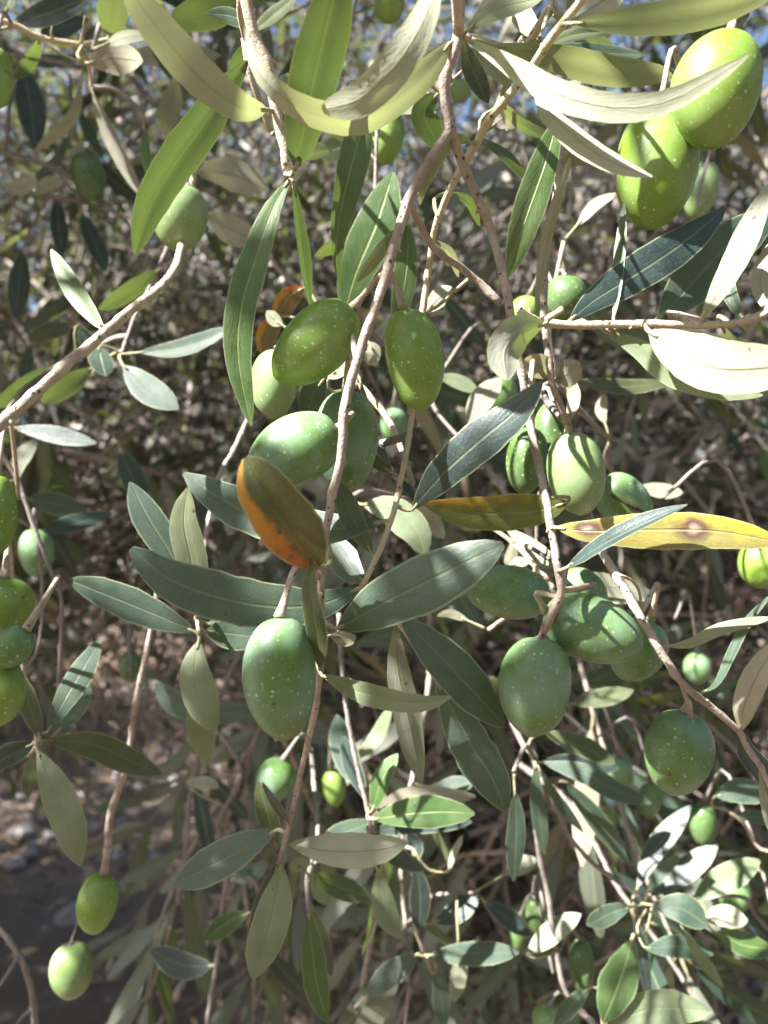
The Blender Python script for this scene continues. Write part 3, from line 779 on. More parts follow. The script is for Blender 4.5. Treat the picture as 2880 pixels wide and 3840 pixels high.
B3 = Branch('pale sunlit shoot at the upper left with broad young green leaves')
B3.stem('918,-60 940,100 964,150 1006,253 1030,398 1060,512 1078,651', (.155, .156, .157, .158, .16, .161, .162), (56, 42), 't')
B3.leaves('''
1002,412 900,402 760,302 640,168 520,10 485,-70 | .158 .15 .143 .138 .134 .132 | 142 | 10 -8 | Up | .12 | .6 .4
930,225 850,330 760,470 640,640 558,785 506,952 | .165 .165 .164 .164 .165 .167 | 142 | 20 | Ty | .22 | .7 .62
1112,625 1150,430 1198,210 1245,20 1262,-90 | .158 .148 .138 .13 .127 | 188 | -6 8 | Ty | .12 | .5 .35
1088,668 1020,790 965,950 905,1150 893,1350 942,1598 | .163 .162 .161 .161 .163 .166 | 116 | -14 | Ty | .22 | .75 .7
1098,680 1120,850 1140,1000 1163,1155 | .165 .168 .17 .173 | 46 | 55 | Ty | .3
1075,655 1110,660 1130,650 | .16 .158 .157 | 32 | 10 | Ub
950,120 1020,60 1115,-20 | .18 .19 .2 | 50 | 20 | Tp
1020,330 1090,300 1185,330 | .19 .2 .21 | 50 | 15 | Ug
1060,520 1140,560 1245,560 | .19 .2 .21 | 70 | 15 | Uo
945,100 870,60 780,50 | .19 .2 .21 | 56 | 20 | Tg
970,140 905,225 860,310 | .18 .185 .19 | 62 | 10 | Ty
''')

B4 = Branch('knobbly sunlit twig slanting across the left side up to a pale olive')
B4.stem('745,560 730,640 700,800 675,940 651,1018 579,1097 482,1169 374,1265 253,1362 120,1488 -30,1620', (.275, .272, .268, .24, .215, .195, .18, .172, .165, .16, .155), (26, 52), 't')
B4.leaves('''
735,645 870,650 1010,715 | .28 .285 .29 | 118 | 15 | Ub
770,800 870,860 962,905 | .28 .285 .29 | 105 | 15 | Ub
395,1245 330,1160 262,1060 190,935 | .185 .19 .195 .2 | 74 | 20 | Ty
''')

B5 = Branch('twig with budded nodes and clustered leaves in the top left corner')
B5.stem('-40,70 60,95 150,140 300,165 400,150 540,128 680,110', (.26, .262, .265, .268, .27, .275, .28), (26, 16), 's')
B5.stem('290,165 330,230 345,330', (.268, .28, .29), (20, 12), 't', 'twig')
B5.leaves('''
45,85 180,50 345,-15 | .27 .268 .265 | 90 | 15 | Td
330,238 430,215 535,230 | .26 .258 .256 | 112 | 10 | Ub
620,95 760,50 905,5 | .26 .255 .25 | 120 | -10 | Tg
430,-60 425,40 408,132 | .25 .255 .26 | 112 | 10 | Ug
392,168 470,138 572,128 | .25 .245 .245 | 44 | 20 | Up
305,305 280,420 215,500 128,570 | .33 .33 .335 .34 | 46 | 25 | Up
345,335 400,470 465,600 532,742 | .29 .29 .29 .29 | 56 | 35 | Ub | .4
150,140 210,110 330,70 | .29 .3 .31 | 70 | 20 | Td
20,50 40,-20 60,-80 | .28 .28 .28 | 60 | 20 | Tp
660,290 640,400 618,510 | .31 .315 .32 | 84 | 15 | Ug
540,128 600,200 645,300 | .28 .285 .29 | 50 | 20 | Td
400,150 445,60 510,20 | .27 .268 .265 | 46 | 20 | Tp
150,140 120,220 60,300 | .28 .285 .29 | 50 | 20 | Tg
620,118 700,180 830,210 | .28 .29 .3 | 44 | 25 | Ug
540,475 545,560 552,665 | .29 .29 .29 | 34 | 30 | Ty
50,210 170,228 300,222 | .33 .335 .34 | 46 | 30 | Tg
480,215 570,210 650,225 | .33 .335 .34 | 66 | 10 | Ub
''')
B5.stem('195,145 192,120 196,100', (.266, .262, .26), (14, 5), 's', 'bud')
B5.stem('305,160 312,110 318,60', (.266, .262, .26), (18, 4), 's', 'bud')

B6 = Branch('horizontal twig entering from the right edge with dark and beige leaves')
B6.stem('2960,1130 2880,1170 2790,1205 2700,1216 2400,1215 2200,1220 2030,1208 1945,1163', (.15, .15, .152, .153, .155, .156, .156, .156), (34, 36), 't')
B6.stem('2025,1210 2080,1180 2108,1160', (.156, .15, .148), (34, 26), 's', 'twig')
B6.leaves('''
2135,1205 2230,1125 2380,1032 2560,912 2718,782 | .158 .162 .165 .168 .172 | 148 | 8 | Td | .1
2462,1205 2590,1070 2740,915 2910,790 | .165 .175 .182 .188 | 190 | -6 | Tg | .1
2625,1205 2690,1092 2780,920 2890,680 | .153 .149 .147 .146 | 92 | 25 | Ug
2435,1243 2560,1325 2700,1378 2900,1372 3060,1340 | .152 .146 .142 .14 .14 | 196 | 6 | Ub | .1 | .7 .7
2265,1240 2400,1312 2520,1402 2680,1452 2860,1482 | .158 .156 .154 .153 .153 | 98 | 30 | Tp
2045,1214 1955,1245 1893,1315 1903,1425 | .152 .147 .144 .143 | 140 | 22 | Ug | .3 | .8 .6
2300,1205 2320,1030 2340,760 | .162 .165 .17 | 42 | 30 | Tg
2790,1205 2740,1100 2700,960 | .165 .17 .175 | 56 | 25 | Tg
2700,1216 2760,1290 2880,1300 | .165 .17 .175 | 40 | 35 | Tp
2230,1225 2160,1200 2140,1185 | .165 .167 .17 | 30 | 20 | Ub
2880,1172 2850,1050 2895,900 | .17 .18 .19 | 70 | 20 | Ub
2480,1235 2560,1265 2700,1262 | .2 .21 .22 | 60 | 20 | Ub
''')

B7 = Branch('pinkish upright twig behind the right-hand olives with small cream leaves')
B7.stem('2125,480 2090,700 2050,950 2040,1150 2052,1300 2065,1400 2085,1480 2122,1580', (.19, .19, .19, .19, .19, .19, .192, .195), (34, 30), 'p')
B7.leaves('''
2150,560 2108,700 2062,850 2040,980 2008,1165 | .18 .178 .178 .178 .178 | 44 | 40 | Ub | .3
2068,1420 2020,1375 1968,1345 | .195 .19 .187 | 100 | 10 | Ub
2085,1425 2130,1400 2170,1355 | .195 .19 .187 | 104 | 10 | Ub
2130,1590 2150,1480 2120,1380 | .2 .2 .2 | 50 | 40 | Ub
2140,1430 2330,1450 2515,1432 | .25 .26 .27 | 58 | 35 | To
2270,1590 2255,1540 2268,1475 | .26 .26 .26 | 44 | 15 | Ub
2160,850 2230,770 2310,725 | .24 .24 .24 | 44 | 20 | Ub
2390,1828 2480,1838 2562,1846 | .28 .28 .28 | 58 | 20 | Uy
''')

B8 = Branch('grey speckled twig slanting down the right side to a lone olive')
B8.stem('2075,1560 2120,1740 2215,1960 2265,2080 2315,2165 2400,2310 2470,2425 2555,2560 2665,2650 2772,2742 2800,2800 2860,2890 2900,2990', (.235, .225, .2, .185, .178, .174, .173, .174, .178, .18, .181, .183, .185), (40, 22), 'p')
B8.stem('2322,2155 2375,2180 2400,2230 2405,2300', (.176, .18, .184, .187), (14, 12), 't', 'twig')
B8.stem('2555,2560 2575,2620 2590,2690', (.174, .185, .192), (20, 14), 'p', 'twig')
B8.leaves('''
2492,2425 2590,2412 2700,2362 2900,2315 | .174 .17 .168 .166 | 46 | 30 | Tp | .3
2625,2602 2690,2562 2750,2442 2810,2322 2900,2220 | .18 .183 .188 .19 .192 | 34 | 45 | Tg
2776,2742 2790,2650 2850,2512 2930,2390 | .18 .174 .17 .168 | 96 | 20 | Ub
2776,2738 2800,2822 2862,2900 2890,2980 | .182 .186 .19 .195 | 82 | 35 | Td
2850,2890 2865,3000 2885,3120 | .185 .188 .19 | 30 | 30 | Up
''')

B9 = Branch('left-hand sprig with a star of grey-green leaves round its node')
B9.stem('935,1560 880,1680 820,1790 780,1960 755,2150 740,2300 748,2382', (.3, .29, .275, .25, .23, .212, .205), (20, 16), 'p')
B9.leaves('''
738,2372 600,2312 430,2242 258,2174 | .205 .203 .203 .205 | 125 | 15 | Tg
747,2400 728,2520 762,2650 810,2740 | .205 .202 .2 .2 | 128 | -8 | Tp | .12
742,2560 752,2720 778,2860 | .212 .214 .215 | 100 | 12 | Tp
772,2366 870,2378 985,2392 | .215 .218 .22 | 128 | 15 | Tg
775,2340 880,2325 1000,2300 | .222 .225 .23 | 70 | 30 | Tg
735,2300 720,2120 690,1960 706,1828 | .208 .205 .203 .202 | 118 | 10 | Tp
700,2230 640,2080 560,1950 488,1808 | .215 .215 .215 .217 | 122 | -12 | Tg
''')

B10 = Branch('leafy sprig at the lower left edge with a pale leaf pointing straight down')
B10.stem('-60,2050 20,2180 70,2380 95,2560 125,2700 140,2800', (.24, .235, .23, .228, .226, .225), (24, 16), 'p')
B10.leaves('''
140,2812 200,2950 262,3100 302,3248 | .225 .222 .22 .22 | 122 | -12 | Tp | .12
152,2775 110,2640 72,2520 | .225 .225 .226 | 70 | 20 | To
180,2742 262,2590 378,2398 | .226 .23 .235 | 92 | 12 | Tg
130,2785 60,2820 -40,2880 | .226 .224 .222 | 84 | 20 | Td
165,2775 350,2792 480,2850 605,2905 | .235 .245 .25 .255 | 104 | -20 | Tg
150,2800 118,2900 105,2990 | .24 .25 .26 | 60 | 20 | Td
215,2745 300,2650 330,2560 | .27 .28 .29 | 60 | 20 | Tg
''')

B11 = Branch('thin bare hanging twig at the lower left ending in two olives')
B11.stem('600,2150 567,2358 530,2533 506,2653 488,2792 464,2906 416,3051 404,3178 388,3278', (.27, .268, .266, .265, .265, .265, .266, .268, .27), (20, 34), 'p')
B11.stem('388,3270 345,3370 300,3440 262,3542', (.27, .282, .285, .28), (10, 9), 'p', 'twig')

B12 = Branch('pair of thin grey twigs hanging at the far left behind the edge olives')
B12.stem('-30,1650 0,1693 72,1814 115,1940 187,2130 229,2240 229,2380 217,2620', (.27, .27, .27, .27, .272, .274, .276, .28), (20, 16), 'g')
B12.stem('140,2020 157,2165 157,2320 139,2440 90,2515', (.272, .275, .275, .275, .275), (16, 12), 'g', 'twig')
B12.leaves('''
100,1870 210,1890 335,1930 | .33 .335 .34 | 90 | 20 | Tg
65,1800 75,1720 140,1640 | .3 .31 .32 | 60 | 20 | Ug
140,1990 260,1970 420,1925 | .32 .33 .34 | 66 | 30 | Td
''')

B13 = Branch('short spray at the bottom centre with one long bright leaf hanging down')
B13.stem('1165,2800 1180,2950 1193,3110 1175,3220 1152,3300 1158,3420', (.3, .295, .28, .265, .255, .252), (22, 22), 'g')
B13.leaves('''
1157,3420 1170,3560 1190,3700 1228,3835 | .252 .25 .25 .25 | 96 | 12 | Ty
1170,3400 1200,3520 1245,3660 | .262 .268 .275 | 66 | 30 | Td
1165,3280 1250,3320 1400,3370 | .262 .27 .28 | 84 | 20 | Tg
1170,3290 1190,3350 1240,3390 | .25 .248 .248 | 42 | 20 | Tp
1150,3270 1118,3240 1100,3275 | .25 .248 .248 | 52 | 10 | Tp
1180,3240 1260,3140 1400,3080 | .262 .268 .275 | 80 | 20 | Tg
''')

B14 = Branch('lime-tipped sprig just below the centre catching a patch of sun')
B14.stem('1270,2300 1280,2480 1305,2700 1345,2900 1375,3020 1392,3130', (.27, .265, .262, .258, .255, .255), (20, 18), 'g')
B14.leaves('''
1398,3072 1520,3052 1650,3044 1780,3050 | .25 .245 .242 .242 | 114 | -10 | Ty | .15
1395,3042 1430,2930 1492,2826 | .25 .247 .247 | 72 | 25 | Ty
1400,3060 1540,2990 1785,2985 | .27 .29 .3 | 80 | 15 | Ub
1415,3268 1440,3400 1502,3518 | .255 .255 .255 | 90 | 12 | Tp
1375,3000 1320,2870 1290,2760 | .265 .268 .27 | 66 | 30 | Td
1360,2960 1300,2850 1262,2680 | .28 .285 .29 | 100 | 15 | Tg
1400,3120 1560,3090 1770,3080 | .275 .28 .285 | 80 | 25 | Td
1390,3130 1480,3210 1600,3260 | .275 .28 .29 | 66 | 30 | Td
1330,2850 1400,2780 1470,2640 | .29 .3 .3 | 54 | 20 | Tp
''')

B15 = Branch('sprig below the right-hand olives with narrow bluish leaves hanging down')
B15.stem('1900,2560 1915,2680 1960,2790 2005,2845 2012,3000 2019,3178 2055,3352 2079,3533 2127,3732 2218,3829 2260,3880', (.3, .295, .29, .285, .29, .295, .3, .3, .3, .3, .3), (26, 24), 'g')
B15.stem('2010,2850 2070,2990 2133,3130 2218,3232 2314,3304 2435,3385', (.285, .285, .285, .287, .29, .29), (16, 20), 'g', 'twig')
B15.leaves('''
2008,2862 2015,3020 2042,3205 | .28 .278 .278 | 58 | 20 | Tg
2020,2875 2085,2990 2188,3122 | .282 .284 .288 | 40 | 25 | Tg
2120,2930 2240,3080 2358,3232 | .29 .292 .295 | 76 | 15 | Tg
2030,2858 2200,2905 2300,2960 2442,3012 | .28 .275 .272 .272 | 78 | 20 | Tg
2040,2745 2160,2790 2308,2862 | .29 .288 .288 | 76 | 18 | To
2040,2850 2160,2862 2320,2882 | .3 .305 .31 | 64 | 20 | Td
1930,2960 1935,3120 1925,3305 | .25 .25 .25 | 72 | 25 | Tg
2075,3520 2060,3560 1970,3585 | .3 .3 .3 | 34 | 20 | Tg
1975,3580 2060,3500 2178,3428 | .3 .3 .3 | 80 | 15 | Ug
2140,2640 2250,2620 2375,2588 | .33 .33 .33 | 66 | 20 | To
''')

B16 = Branch('blurred spray at the lower right with a fan of cream sunlit leaves')
B16.stem('2960,3150 2860,3190 2790,3090 2730,3040', (.3, .3, .3, .3), (16, 14), 't')
B16.stem('2960,3560 2840,3440 2795,3370 2680,3360 2560,3370 2440,3388', (.31, .305, .3, .295, .29, .29), (20, 14), 'g', 'twig')
B16.leaves('''
2450,3395 2560,3410 2655,3475 | .275 .272 .27 | 104 | 10 | Tg
2420,3560 2540,3548 2675,3578 | .275 .275 .275 | 82 | 10 | Tg
2640,3452 2720,3432 2805,3452 | .28 .28 .28 | 80 | 10 | Up
2680,3495 2790,3545 2900,3560 | .28 .28 .28 | 88 | 18 | Ty
2425,3362 2540,3280 2690,3172 | .31 .31 .31 | 88 | 15 | Td
2425,3352 2480,3270 2548,3208 | .285 .285 .285 | 48 | 10 | Tg
2390,3330 2450,3200 2590,3020 | .32 .325 .33 | 76 | 20 | Td
2430,3470 2380,3600 2330,3720 | .28 .28 .28 | 36 | 35 | Tg
2560,3480 2620,3580 2715,3705 | .27 .27 .27 | 44 | 20 | Tp
2600,3375 2710,3300 2850,3225 | .29 .29 .29 | 96 | 15 | Ty
2680,2985 2780,2968 2890,2972 | .29 .29 .29 | 94 | 10 | Tg
2760,3060 2820,3060 2900,3090 | .3 .3 .3 | 50 | 15 | Tg
2370,3400 2300,3420 2200,3470 | .29 .29 .3 | 70 | 15 | Tg
2380,3420 2400,3540 2440,3760 | .3 .3 .3 | 44 | 25 | Td
''')  # several leaves take a darker green kind, standing in for missing shade

B17 = Branch('shaded branch behind the central olives with dappled broad leaves')
B17.stem('1540,760 1562,820 1633,934 1750,1020 1832,1097 1880,1140', (.159, .164, .172, .18, .182, .182), (32, 34), 'p')
B17.stem('1420,300 1410,600 1400,900 1330,1150 1150,1250', (.25, .25, .25, .25, .26), (18, 12), 'g', 'twig')
B17.leaves('''
1285,1190 1335,1020 1410,840 1475,645 | .23 .225 .222 .222 | 165 | 8 | Ty | .15
1530,830 1525,1000 1480,1230 | .225 .225 .225 | 92 | 15 | Ty
1410,600 1330,520 1240,500 | .25 .25 .25 | 60 | 20 | Tg
1405,700 1480,760 1530,880 | .25 .25 .25 | 60 | 20 | Tg
1400,880 1300,900 1180,960 | .25 .25 .25 | 56 | 25 | Tg
1415,450 1500,400 1570,420 | .25 .25 .25 | 50 | 25 | Ug
1412,520 1350,640 1330,760 | .26 .26 .26 | 50 | 25 | Td
1640,500 1590,420 1575,330 | .22 .22 .22 | 90 | 15 | Tg
1595,1170 1640,1120 1700,1080 | .19 .188 .186 | 70 | 20 | Uo
1180,560 1250,560 1310,530 | .3 .3 .3 | 90 | 15 | To
1140,1075 1080,1120 1040,1200 | .26 .262 .265 | 84 | 10 | UO | .2 | .8 .7 | orange dead leaf
1065,1185 1010,1240 985,1330 | .26 .262 .265 | 78 | 10 | UO
1060,1220 1020,1190 1000,1165 | .23 .23 .23 | 50 | 15 | Up
1215,1420 1175,1480 1150,1570 | .21 .21 .21 | 110 | 15 | Tg
1350,1420 1385,1570 1470,1780 | .2 .198 .19 | 40 | 45 | Td
1470,1770 1420,1740 1400,1700 | .19 .19 .19 | 44 | 15 | Tg
1230,1420 1270,1380 1310,1330 | .19 .19 .19 | 70 | 25 | Ub
1640,1410 1720,1430 1795,1470 | .28 .28 .28 | 54 | 20 | Tp
1385,1280 1400,1320 1380,1370 | .19 .19 .19 | 60 | 15 | Ub
1760,1600 1800,1500 1880,1420 | .27 .27 .27 | 90 | 15 | Ug
''')

B18 = Branch('leaf-heavy shoot at the bottom right edge with one broad green leaf')
B18.stem('2420,3900 2330,3860 2262,3850 2280,3700 2375,3510', (.26, .26, .26, .262, .265), (18, 12), 't')
B18.leaves('''
2262,3850 2450,3782 2665,3792 | .26 .258 .256 | 118 | -10 | Tp
2372,3520 2330,3660 2262,3832 | .262 .26 .258 | 132 | 12 | Ty
2210,3700 2150,3760 2080,3850 | .28 .28 .28 | 60 | 20 | Tg
''')

B19 = Branch('out-of-focus sprig left of centre with grey leaves splayed from one node')
B19.stem('640,900 560,1080 500,1200 455,1330', (.3, .29, .28, .27), (18, 14), 'g')
B19.leaves('''
600,1008 490,1090 368,1162 | .29 .29 .29 | 66 | 20 | Tg
520,1322 690,1300 875,1228 | .27 .265 .26 | 64 | 20 | Tg
462,1370 560,1462 668,1535 | .265 .262 .26 | 108 | 12 | Tg
372,1300 378,1350 395,1412 | .265 .262 .26 | 88 | 10 | Tg
345,1378 260,1440 160,1512 | .28 .285 .29 | 84 | 15 | Tg
235,1370 130,1430 -20,1530 | .29 .29 .29 | 80 | 15 | Tg
55,1603 200,1630 362,1662 | .29 .29 .29 | 64 | 25 | Td
455,1690 490,1780 545,1875 | .36 .36 .36 | 92 | 15 | Td
300,1215 330,1290 360,1340 | .3 .3 .3 | 60 | 20 | Tg
''')

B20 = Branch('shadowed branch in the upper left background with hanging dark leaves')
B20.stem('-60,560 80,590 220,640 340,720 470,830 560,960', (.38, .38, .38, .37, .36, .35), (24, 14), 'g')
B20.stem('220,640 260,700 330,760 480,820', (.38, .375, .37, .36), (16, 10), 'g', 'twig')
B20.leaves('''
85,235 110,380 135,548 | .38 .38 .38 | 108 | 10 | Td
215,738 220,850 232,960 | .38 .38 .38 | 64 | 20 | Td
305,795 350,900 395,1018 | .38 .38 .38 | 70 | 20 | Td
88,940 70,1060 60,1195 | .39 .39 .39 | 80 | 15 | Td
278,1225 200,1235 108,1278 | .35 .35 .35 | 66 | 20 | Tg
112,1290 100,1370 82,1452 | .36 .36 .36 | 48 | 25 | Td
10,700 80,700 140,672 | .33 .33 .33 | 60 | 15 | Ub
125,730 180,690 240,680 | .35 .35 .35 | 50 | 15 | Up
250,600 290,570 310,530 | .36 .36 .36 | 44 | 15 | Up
''')

B21 = Branch('bare grey twig in the bottom left corner')
B21.stem('-60,3420 0,3485 72,3580 115,3700 135,3870', (.29, .29, .29, .29, .29), (24, 30), 'g')
B21.stem('72,3580 30,3650 -30,3730', (.29, .285, .28), (18, 12), 'g', 'twig')
B21.stem('118,3790 85,3815 50,3860', (.29, .285, .28), (16, 10), 'g', 'twig')

B22 = Branch('thin upright twigs at the bottom left of centre with two green leaves')
B22.stem('905,2900 890,2950 820,3090 860,3200 850,3310 826,3455 820,3560 790,3745 770,3870', (.33, .33, .33, .33, .33, .33, .33, .33, .33), (22, 20), 'g')
B22.leaves('''
930,3425 850,3460 768,3528 | .3 .3 .3 | 76 | 15 | Ty
800,3620 690,3620 560,3560 | .33 .335 .34 | 92 | 15 | Td
870,3300 960,3270 1000,3230 | .32 .32 .32 | 60 | 20 | Tg
700,2930 790,2940 820,2955 | .33 .33 .33 | 50 | 15 | Up
760,2700 660,2640 580,2560 | .33 .335 .34 | 80 | 20 | Tg
''')

B23 = Branch('blurred shoot at the bottom, right of centre, with dark strap-like leaves')
B23.stem('1430,3260 1415,3400 1362,3684 1345,3870', (.33, .33, .33, .33), (26, 24), 'p')
B23.stem('1545,3420 1570,3520 1620,3650', (.33, .33, .33), (20, 14), 't', 'twig')
B23.leaves('''
1558,3240 1575,3360 1572,3495 | .3 .3 .3 | 80 | 15 | Td
1610,3582 1770,3575 1945,3572 | .3 .3 .3 | 84 | 15 | Tg
1370,3742 1460,3660 1565,3588 | .3 .3 .3 | 86 | 20 | Tg
1632,3620 1650,3720 1668,3860 | .29 .29 .29 | 70 | 20 | Tg
1630,3460 1710,3420 1800,3350 | .32 .32 .32 | 84 | 15 | Td
1820,3380 1900,3440 1990,3510 | .32 .32 .32 | 70 | 15 | Td
1720,3560 1725,3640 1700,3760 | .31 .31 .31 | 66 | 10 | Up
1680,3270 1705,3190 1735,3130 | .3 .3 .3 | 26 | 20 | Ub
1600,2950 1660,2960 1780,2930 | .32 .32 .32 | 70 | 15 | Tg
1890,3280 1960,3240 2010,3220 | .32 .32 .32 | 66 | 15 | Ug
1500,3260 1560,3180 1530,3120 | .31 .31 .31 | 60 | 15 | Td
''')

B24 = Branch('bright lime sprig half hidden behind the right-hand olive cluster')
B24.stem('1820,1960 1940,2050 2030,2150 2160,2200', (.26, .255, .25, .25), (18, 14), 's')
B24.leaves('''
2035,2168 2250,2190 2470,2245 | .25 .248 .246 | 84 | -12 | Uy
2080,2225 2260,2220 2420,2250 | .255 .255 .255 | 80 | 15 | Uy
1905,2130 1940,2110 1985,2108 | .25 .25 .25 | 40 | 15 | Up
1930,2010 1920,2080 1895,2140 | .255 .255 .255 | 44 | 15 | Ub
1760,2330 1690,2300 1640,2310 | .22 .22 .22 | 34 | 20 | Up
''')

# ================================================================== olives
olive('plump lime-green olive lying slantwise left of the central twig, topmost of the ring', (1325, 1155), (1040, 1422), 252, .170, 'l', B1, (1437, 1058, .158))
olive('upright bright olive right of the central twig with a curved shadow on its left', (1512, 1160), (1583, 1536), 220, .170, 'l', B1, (1440, 1065, .158))
olive('small pale olive tucked behind the slanting lime olive', (1040, 1310), (1022, 1566), 178, .206, 'p', B17)
olive('olive half hidden behind the central twig in the middle of the ring', (1300, 1462), (1302, 1840), 238, .184, 'b', B1)
olive('big bloomy olive just above the orange leaf', (1272, 1606), (938, 1785), 258, .166, 'b', B1)
olive('small dim olive seen between the two central twigs', (1476, 1530), (1476, 1658), 112, .33, 'b', B17)
olive('large dusty-green olive hanging low, left of the central twig', (1048, 2312), (1070, 2770), 272, .152, 'b', B1, (1203, 2170, .166))
olive('blurred olive below the large dusty one', (1060, 2850), (1000, 3002), 152, .28, 'b', B13)
olive('olive pointing left, first of the cluster right of the large grey leaf', (2062, 2245), (1748, 2200), 208, .200, 'b', B1, (2104, 2215, .168))
olive('longest olive of the right cluster, pointing down to the right', (2045, 2290), (2400, 2425), 252, .180, 'b', B1, (2095, 2240, .169))
olive('olive behind the slanting grey twig at the right of the cluster', (2440, 2325), (2335, 2545), 205, .207, 'b', B8)
olive('olive hanging at the bottom of the right cluster with a bright left side', (2025, 2388), (1993, 2757), 266, .174, 'b', B1, (2028, 2385, .174))
olive('lone round olive hanging under the slanting twig near the right edge', (2565, 2665), (2518, 2975), 242, .200, 'b', B8, (2590, 2690, .192))
olive('olive peeping out above the longest olive of the right cluster', (2085, 2180), (2270, 2262), 172, .228, 'b', B1)
olive('sunlit pale olive above the spotted yellow leaf', (2130, 1622), (2188, 1928), 208, .200, 'p', B7)
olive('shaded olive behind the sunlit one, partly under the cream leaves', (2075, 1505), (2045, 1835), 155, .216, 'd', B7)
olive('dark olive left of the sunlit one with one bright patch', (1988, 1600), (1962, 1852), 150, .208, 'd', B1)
olive('scarred olive resting behind the spotted yellow leaf', (2262, 1795), (2425, 1965), 190, .226, 'b', B24, scar=True)
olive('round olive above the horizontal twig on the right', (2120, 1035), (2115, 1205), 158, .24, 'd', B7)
olive('small olive hidden behind the left end of the horizontal twig', (1985, 1112), (1960, 1250), 126, .26, 'l', B7)
olive('biggest sunlit olive near the top right corner', (2735, 136), (2652, 548), 318, .156, 'l', None, (2800, 60, .175))
olive('big shaded olive below the biggest one at the upper right', (2472, 408), (2442, 850), 306, .170, 'l', None, (2560, 330, .19))
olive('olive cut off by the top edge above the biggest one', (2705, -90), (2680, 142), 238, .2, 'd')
olive('small lit olive behind the big pair at the upper right', (2665, 615), (2600, 818), 122, .3, 'p', B6)
olive('pale round olive at the end of the knobbly left twig', (702, 698), (655, 936), 200, .248, 'p', B4)
olive('olive cut by the left edge near the top', (-15, 180), (-8, 402), 118, .25, 'l', B5)
olive('dim olive in the upper left background', (308, 578), (352, 752), 124, .36, 'd', B20)
olive('olive hanging behind the curled leaf at the top centre', (1475, 420), (1430, 614), 128, .27, 'l', B17)
olive('olive at the top edge between two long leaves', (1462, -60), (1455, 82), 118, .3, 'l', B17)
olive('tiny far olive by the upper fork of the central branch', (1722, 300), (1732, 385), 80, .38, 'p', B2)
olive('faint round olive behind the dark leaf right of centre', (1888, 1408), (1876, 1548), 116, .33, 'b', B17)
olive('upper olive on the left edge beside a thin grey twig', (-15, 1778), (-22, 2082), 158, .2, 'l', B12)
olive('small dusky olive hanging from the thin twig at the left', (128, 1980), (142, 2162), 126, .29, 'b', B12)
olive('lime olive on the left edge, middle of the edge cluster', (20, 2168), (25, 2378), 206, .2, 'l', B10)
olive('grey-green olive with a bright spot at the left edge', (98, 2362), (-20, 2492), 142, .188, 'b', B10)
olive('lowest olive of the cluster on the left edge', (32, 2494), (-12, 2720), 156, .192, 'l', B10)
olive('glossy lime olive at the end of the bare hanging twig', (388, 3276), (348, 3498), 144, .27, 'l', B11)
olive('matt pale olive dangling lowest at the bottom left', (262, 3540), (277, 3740), 156, .28, 'p', B11)
olive('olive cut by the right edge below the spotted leaf', (2850, 2030), (2850, 2205), 164, .27, 'l', B8)
olive('bluish olive in the lower right spray', (2772, 3292), (2732, 3424), 114, .34, 'b', B16)
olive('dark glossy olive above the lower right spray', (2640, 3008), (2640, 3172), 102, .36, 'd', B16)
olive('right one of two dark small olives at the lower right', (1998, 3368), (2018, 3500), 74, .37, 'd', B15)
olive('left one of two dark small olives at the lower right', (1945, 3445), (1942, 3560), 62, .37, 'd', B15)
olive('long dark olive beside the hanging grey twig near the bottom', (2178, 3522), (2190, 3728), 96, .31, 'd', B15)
olive('olive cut by the bottom edge right of centre', (2060, 3770), (2060, 3892), 118, .3, 'p', B15)
olive('faint bluish olive under the lone round olive', (2442, 2935), (2425, 3065), 84, .37, 'b', B15)
olive('dim olive left of the lone round olive', (2330, 2838), (2336, 2968), 92, .36, 'b', B15)
olive('small dim olive below the narrow pale leaf at the right', (2616, 2448), (2614, 2565), 98, .38, 'b', B8)
olive('pale little olive beside the lime-tipped sprig', (1238, 2888), (1262, 3022), 88, .37, 'l', B14)
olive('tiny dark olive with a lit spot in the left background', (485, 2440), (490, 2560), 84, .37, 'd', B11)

# ================================================================== softer branches filling the space behind
def soft_leaf(name, top, under, glow=(0.28, 0.40, 0.06), tr=0.22):
    m, t = newmat(name)
    tc = N(t, 'ShaderNodeTexCoord'); oi = N(t, 'ShaderNodeObjectInfo'); geo = N(t, 'ShaderNodeNewGeometry')
    sep = N(t, 'ShaderNodeSeparateXYZ'); L(t, tc.outputs['UV'], sep.inputs[0])
    av = val(t, 'ABSOLUTE', val(t, 'SUBTRACT', sep.outputs[1], 0.5))
    c = mix(t, geo.outputs['Backfacing'], mix(t, oi.outputs['Random'], top, tuple(x * 1.5 for x in top)), mix(t, oi.outputs['Random'], under, tuple(x * .75 for x in under)))
    c = mix(t, ramp(t, av, .02, .05, .5, 0), c, (.30, .34, .16))
    p = N(t, 'ShaderNodeBsdfPrincipled'); L(t, c, p.inputs['Base Color']); p.inputs['Roughness'].default_value = .5
    trn = N(t, 'ShaderNodeBsdfTranslucent'); trn.inputs['Color'].default_value = (*glow, 1)
    ms = N(t, 'ShaderNodeMixShader'); ms.inputs[0].default_value = tr
    L(t, p.outputs[0], ms.inputs[1]); L(t, trn.outputs[0], ms.inputs[2])
    out = N(t, 'ShaderNodeOutputMaterial'); L(t, ms.outputs[0], out.inputs['Surface'])
    return m
S_GL = soft_leaf('soft_leaf_green', (.040, .068, .054), (.17, .185, .145)); S_DK = soft_leaf('soft_leaf_dark', (.019, .035, .035), (.22, .23, .19), tr=.12)
S_OL = soft_leaf('soft_leaf_drab', (.06, .072, .035), (.28, .27, .2)); S_BE = soft_leaf('soft_leaf_cream', (.22, .21, .13), (.46, .41, .30), (.5, .44, .2))
PROT = []
